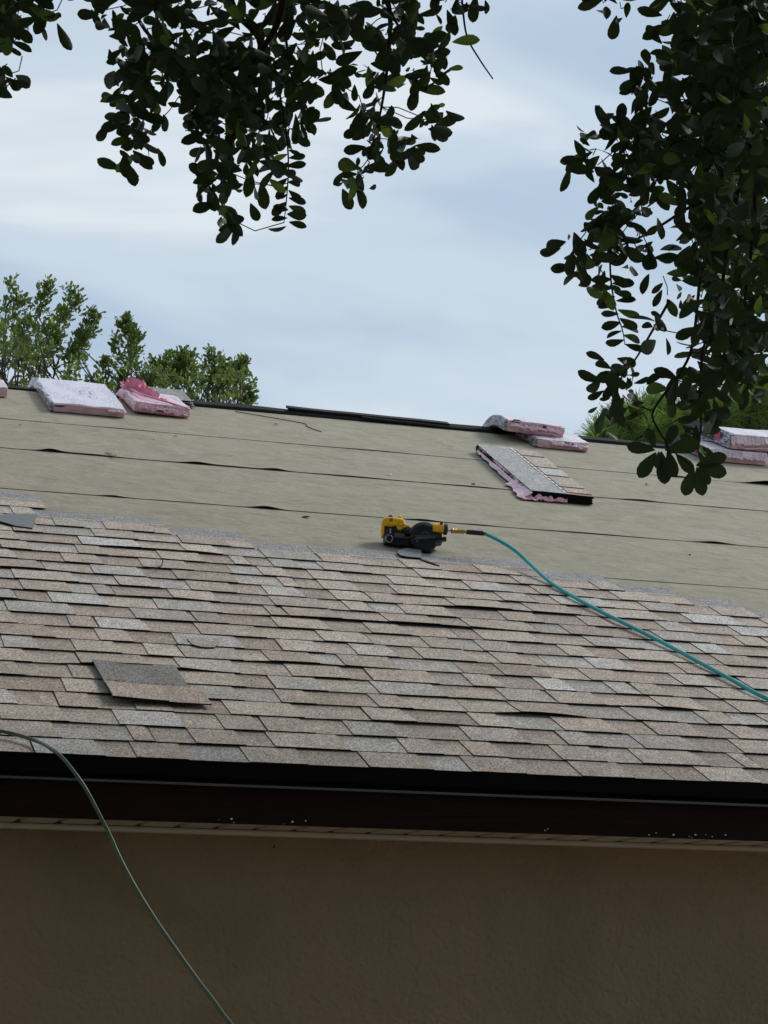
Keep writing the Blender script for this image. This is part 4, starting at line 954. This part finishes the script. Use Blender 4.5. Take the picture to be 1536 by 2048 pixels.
# long bare twig that curls down to the lowest leaves
LL = 0.075
for (bx, by, ang, L, tilt_) in ((1310, 900, 172, 50, .2), (1330, 900, 12, 62, .1), (1312, 905, 235, 55, .2), (1318, 903, 262, 32, .2), (1322, 903, 277, 58, .1), (1335, 900, 290, 52, .3), (1310, 895, 110, 40, .4), (1330, 895, 65, 44, .4),
                                 (1352, 908, 312, 46, .2), (1388, 936, 250, 52, .2), (1394, 934, 283, 52, .1), (1398, 934, 300, 36, .3), (1396, 932, 345, 52, .1), (1392, 931, 18, 56, .3), (1340, 905, 265, 44, .2)):
    a = R_(ang); d_ = rt*math.cos(a)+up*math.sin(a)+fw*rl.uniform(-tilt_, tilt_)
    u0, dd0, n0 = frame(d_, 0.0); best = max(range(24), key=lambda k: abs((Quaternion(d_.normalized(), k*0.2618) @ n0).dot(fw))-0.2*rl.random())
    keep.add(at(bx, by, 5.2), d_, L*5.2/FPX*1.12, best*0.2618, rl.choice((0, 2, 5)), 1.0)
# sprig in front of the right hand bundles
for (bx, by, ang, L) in ((1402, 800, 250, 40), (1405, 820, 320, 46), (1398, 835, 190, 40), (1404, 838, 350, 42), (1396, 858, 175, 32), (1402, 865, 10, 40), (1395, 880, 170, 34), (1398, 890, 320, 40), (1396, 900, 300, 40), (1400, 800, 200, 46), (1392, 850, 265, 50)):
    a = R_(ang); keep.add(at(bx, by, 5.3), rt*math.cos(a)+up*math.sin(a)+fw*rl.uniform(-0.5, 0.5), L*5.3/FPX, None, None)
# inner branches of the right hand mass
# crown above and behind the photographer (out of the picture): the same tree's own shade, plus an added low skirt at the back
class Rc: pass
over = Leaves(); cnt = 0
while cnt < 5000:
    x_, y_ = rl.uniform(-10.5, 10.5), rl.uniform(-13.0, -3.4)
    fl_ = CAM.z + max(0.0, y_-CAM.y)*0.60 + 1.05
    z_ = rl.uniform(max(2.7, fl_) if y_ > -8.8 else 0.3, 7.8)  # foliage down to the ground at the back is added to block low sky light
    if ((x_+0.2)/(6.6 if y_ > -8.8 else 10.4))**2+((y_+7.4)/5.8)**2+((z_-3.9)/3.9)**2 > 1: continue
    if y_ > -8.8 and nz(x_*0.55, y_*0.55, z_*0.55) < -0.08: continue
    cnt += 1; over.rosette((x_, y_, z_), (rl.gauss(0, .5), rl.gauss(0, .5), -0.6), 5, 0.20, jit=0.10)
cnt = 0
while cnt < 3600:     # the crown reaches out over the left end of the eave
    x_, y_ = rl.uniform(-6.0, 2.6), rl.uniform(-3.0, 2.0)
    fl_ = CAM.z + math.hypot(x_, y_-CAM.y)*0.53 + 0.35; z_ = rl.uniform(fl_, fl_+1.9)
    if nz(x_*0.6, y_*0.6, z_*0.6) < -0.25: continue
    cnt += 1; over.rosette((x_, y_, z_), (rl.gauss(0, .5), rl.gauss(0, .5), -0.6), 5, 0.17, jit=0.10)
cnt = 0
while cnt < 500:     # and on its own side out over the right of the roof
    y_ = rl.uniform(-3.2, 0.5); x_ = rl.uniform((y_-CAM.y)*0.575+0.25, 7.2); z_ = rl.uniform(4.6, 7.6)
    if nz(x_*0.6, y_*0.6, z_*0.6) < -0.2: continue
    cnt += 1; over.rosette((x_, y_, z_), (rl.gauss(0, .5), rl.gauss(0, .5), -0.6), 5, 0.17, jit=0.10)
# limbs
tr = MB()
base = [Vector((4.6, -4.9, -0.1)), Vector((4.55, -4.85, 0.6)), Vector((4.5, -4.9, 1.6)), Vector((4.4, -5.0, 2.6)), Vector((4.2, -5.1, 3.4))]
tb = spline(base, 5); tr.tube(tb, [lerp(0.34, 0.20, (i/(len(tb)-1))**0.6) for i in range(len(tb))], 16); obuild(tr, 'trunk', BARK, smooth=True)
for pts in ([(4.2, -5.1, 3.3), (3.0, -4.4, 4.4), (2.0, -3.2, 4.9), (1.6, -1.9, 4.75)], [(4.2, -5.1, 3.3), (4.6, -3.6, 4.2), (4.4, -2.4, 4.7), (4.0, -1.6, 4.6)], [(4.3, -5.0, 3.0), (2.0, -5.6, 4.2), (-0.5, -6.2, 5.0), (-3.5, -6.6, 5.2)],
            [(4.2, -5.1, 3.4), (4.0, -7.0, 4.6), (3.0, -9.0, 5.4)], [(4.2, -5.1, 3.4), (6.0, -5.8, 4.8), (7.8, -6.4, 5.4)], [(2.0, -3.2, 4.9), (1.0, -2.4, 4.9), (0.4, -1.6, 4.7)], [(2.0, -5.6, 4.2), (0.5, -4.6, 5.0), (-1.5, -3.2, 5.4)]):
    b_ = MB(); q = spline([Vector(p) for p in pts], 6); b_.tube(q, [lerp(0.12, 0.025, i/(len(q)-1)) for i in range(len(q))], 10); obuild(b_, 'limb', BARK, smooth=True)
tw = MB()
for P, r_ in twigs: tw.tube(P, r_, 5, caps=False)
tag(obuild(tw, 'twigs', TWIG, smooth=True), kind='stuff')
# leaves that stand clear against the sky are parts of their own; the rest of the crown is one mass
clear = sorted(keep.items, key=lambda it: (it[0]-CAM).length)
own = clear[-12:]+clear[:288] if len(clear) > 300 else clear; rest = [it for it in clear if it not in own] + near.items
lmesh = []
for (sv, sf) in SHAPES:
    me = bpy.data.meshes.new('leaf'); me.from_pydata(sv.tolist(), [], sf); me.materials.append(LEAF); me.polygons.foreach_set('use_smooth', [True]*len(sf)); lmesh.append(me)
for (p, d, L, roll, sh, w_) in own:
    o = bpy.data.objects.new('leaf', lmesh[sh]); COL.objects.link(o); o.parent = oak
    u, dd, n_ = frame(d, roll); Mx = Matrix((u*L*w_, dd*L, n_*L)).transposed().to_4x4(); Mx.translation = OI @ p; o.matrix_local = Mx
def shift(items): return [(OI @ p, d, L, r_, sh, w_) for (p, d, L, r_, sh, w_) in items]
tag(near.mesh('crown', shift(rest), LEAF, oak), kind='stuff')
tag(near.mesh('crown_and_added_skirt', shift(over.items), LEAF, oak), kind='stuff')
print('leaves', len(own), len(rest), len(over.items))

# ---- broadleaf trees beyond the ridge
def far_tree(name, label, base_xy, shoots, filler, d, L, nleaf, seedf):
    e = empty(name, Matrix.Translation((base_xy[0], base_xy[1], 0)), label, 'tree', 'leafy trees behind the ridge'); bpy.context.view_layer.update(); inv = e.matrix_world.inverted()
    lv = Leaves(); tb_ = MB()
    root = Vector((base_xy[0], base_xy[1], 0)); fork = None
    tips = [at(q[0], q[1], d+q[4]) for q in shoots]
    ctr = sum(tips, Vector())/len(tips); fork = Vector((lerp(root.x, ctr.x, .5), lerp(root.y, ctr.y, .5), ctr.z*0.42))
    q = spline([root, root.lerp(fork, 0.5)+Vector((0.1, 0.05, 0)), fork], 5); tb_.tube(q, [lerp(0.20, 0.07, i/(len(q)-1)) for i in range(len(q))], 10)
    for (tx, ty, bx, by, dd_, n_) in shoots:
        tip = at(tx, ty, d+dd_); bs = at(bx, by, d+dd_)
        mid = bs.lerp(tip, 0.5)+Vector((rl.gauss(0, .05), rl.gauss(0, .05), rl.gauss(0, .03)))
        P = spline([fork, fork.lerp(bs, 0.6)+Vector((0, 0, 0.1)), bs, mid, tip], 6)
        if n_ % 4: P = spline([bs+Vector((rl.gauss(0, .15), rl.gauss(0, .15), -0.3)), bs, mid, tip], 6)
        tb_.tube(P, [lerp(0.016 if len(P) > 20 else 0.007, 0.0025, (i/(len(P)-1))**0.5) for i in range(len(P))], 5, caps=False)
        ln = (tip-bs).length; ax = (tip-bs).normalized()
        for i in range(int(n_*2.0)):
            t = rl.random()**0.8; rad = (0.02+0.09*(1-t)*min(1.0, ln))
            c = bs.lerp(mid, t*2) if t < 0.5 else mid.lerp(tip, t*2-1)
            c = c+Vector((rl.gauss(0, rad), rl.gauss(0, rad), rl.gauss(0, rad*0.6)))
            lv.rosette(c, ax+Vector((rl.gauss(0, .4), rl.gauss(0, .4), 0.3)), nleaf, L, (0.5, 1.2), droop=-0.2, jit=0.015)
    for (poly, n_) in filler:
        xs = [p[0] for p in poly]; ys = [p[1] for p in poly]; c_ = 0
        while c_ < n_:
            x_, y_ = rl.uniform(min(xs), max(xs)), rl.uniform(min(ys), max(ys))
            if not inpoly(x_, y_, poly): continue
            c_ += 1
            if nz(x_*0.022+seedf, y_*0.022, 1.0) < -0.12: continue
            p = at(x_, y_, d+rl.uniform(-0.9, 0.9)); lv.rosette(p, (rl.gauss(0, .5), rl.gauss(0, .5), 0.9), nleaf, L, (0.5, 1.3), droop=-0.1, jit=0.02)
            if rl.random() < 0.35: tb_.tube([p, p+Vector((rl.gauss(0, .12), rl.gauss(0, .12), -0.25))], [0.003, 0.006], 4, caps=False)
    tb_.v = [tuple(inv @ Vector(p)) for p in tb_.v]; tb_.build('trunk', BARK, e, smooth=True)
    tag(lv.mesh('crown', [(inv @ p, dd_, l_, r_, sh, w_) for (p, dd_, l_, r_, sh, w_) in lv.items], LEAF2, e), kind='stuff')
    return e
D1 = 16.5
pb = at(10, 780, D1); pc = at(360, 790, D1+0.6)
far_tree('leafy_tree', 'taller grey green tree behind the lilac bundle at the left', (pb.x-0.3, pb.y), [
    (14, 560, 10, 640, 0, 16), (55, 600, 40, 680, .2, 16), (103, 565, 90, 660, -.2, 30), (135, 578, 105, 660, .1, 22), (60, 640, 40, 720, .1, 26), (130, 620, 90, 700, .3, 26), (190, 622, 160, 690, 0, 22), (172, 660, 140, 720, .1, 24), (150, 690, 110, 740, .2, 20), (108, 660, 80, 730, -.2, 24), (-30, 580, -20, 700, 0, 30)],
    [([(-60, 640), (60, 640), (110, 690), (170, 700), (160, 760), (60, 800), (-60, 800)], 620)], D1, 0.043, 6, 2.0)
far_tree('leafy_tree', 'lower bright green tree behind the torn pink bundle', (pc.x, pc.y), [
    (243, 640, 258, 740, 0, 42), (268, 665, 262, 740, .2, 20), (230, 670, 255, 730, .1, 14), (300, 720, 290, 780, .1, 24), (325, 718, 310, 780, -.1, 22), (366, 700, 368, 780, 0, 34), (344, 705, 350, 770, .1, 18), (388, 712, 380, 780, .2, 26), (415, 700, 410, 780, 0, 34), (440, 718, 435, 790, .1, 26), (467, 728, 455, 790, .2, 28), (490, 725, 480, 790, 0, 26), (500, 768, 485, 810, .1, 12), (512, 798, 500, 815, .1, 8), (205, 718, 215, 770, .1, 14), (190, 755, 200, 780, .2, 10), (280, 755, 275, 790, 0, 20), (240, 745, 240, 790, .3, 26)],
    [([(190, 750), (240, 720), (340, 740), (420, 730), (490, 750), (495, 830), (190, 830)], 520)], D1+0.6, 0.043, 6, 7.0)

# ---- long needled pine beyond the ridge at the right
D2 = 17.5; pp = at(1480, 880, D2+1.0)
pine = empty('pine_tree', Matrix.Translation((pp.x, pp.y, 0)), 'bushy long needled pine behind the ridge at the right', 'tree'); bpy.context.view_layer.update(); PI_ = pine.matrix_world.inverted()
poly = [(1180, 895), (1190, 862), (1215, 840), (1265, 815), (1300, 800), (1345, 802), (1390, 815), (1440, 800), (1470, 772), (1500, 762), (1560, 742), (1640, 740), (1640, 930), (1180, 930)]
nv, nf, nr = [], [], []; ptw = MB(); c_ = 0
tufts = []
while len(tufts) < 520:
    x_, y_ = rl.uniform(1178, 1640), rl.uniform(740, 930)
    if inpoly(x_, y_, poly): tufts.append((x_, y_, D2+rl.uniform(-0.7, 1.4)))
for q in ((1195, 858), (1190, 875), (1222, 838), (1250, 822), (1300, 802), (1330, 806), (1455, 790), (1478, 772), (1505, 762), (1530, 748), (1275, 815), (1400, 818)): tufts.append((*q, D2))
for (x_, y_, d_) in tufts:
    p = at(x_, y_, d_); ax = Vector((rl.gauss(0, .45), rl.gauss(-.2, .45), rl.uniform(0.4, 1.0))).normalized(); r_ = rl.random()
    ptw.tube([p-ax*0.22, p], [0.008, 0.004], 4, caps=False)
    for i in range(46):
        d = (ax*rl.uniform(0.15, 1.1)+Vector((rl.gauss(0, .5), rl.gauss(0, .5), rl.gauss(0, .5)))).normalized(); L = rl.uniform(0.10, 0.19)
        b = p-ax*rl.uniform(0, 0.07); sd = d.cross(Vector((rl.random(), rl.random(), rl.random()))).normalized()*0.0042
        e_ = b+d*L-Vector((0, 0, 0.018*rl.random())); o = len(nv); nv += [tuple(PI_ @ (b-sd)), tuple(PI_ @ (b+sd)), tuple(PI_ @ (e_+sd*.4)), tuple(PI_ @ (e_-sd*.4))]; nf.append((o, o+1, o+2, o+3)); nr.append((r_+rl.random()*0.3) % 1.0)
me = bpy.data.meshes.new('crown'); me.from_pydata(nv, [], nf); me.materials.append(NEEDLE); a_ = me.attributes.new('rnd', 'FLOAT', 'FACE'); a_.data.foreach_set('value', nr)
o = bpy.data.objects.new('crown', me); COL.objects.link(o); o.parent = pine; tag(o, kind='stuff')
tk = spline([Vector((pp.x, pp.y, 0)), Vector((pp.x+0.1, pp.y, 2.5)), Vector((pp.x-0.05, pp.y, 4.8)), Vector((pp.x, pp.y, 6.4))], 5)
ptw.tube(tk, [lerp(0.2, 0.03, i/(len(tk)-1)) for i in range(len(tk))], 10)
for i in range(34):
    x_, y_, d_ = tufts[i*9 % len(tufts)]; e_ = at(x_, y_, d_); t = rl.uniform(0.55, 0.95); b = tk[int(t*(len(tk)-1))]
    ptw.tube(spline([b, b.lerp(e_, 0.5)+Vector((0, 0, 0.12)), e_], 4), [0.03, 0.026, 0.022, 0.019, 0.015, 0.012, 0.009, 0.007, 0.005], 5, caps=False)
ptw.v = [tuple(PI_ @ Vector(p)) for p in ptw.v]; ptw.build('trunk', BARK, pine, smooth=True)
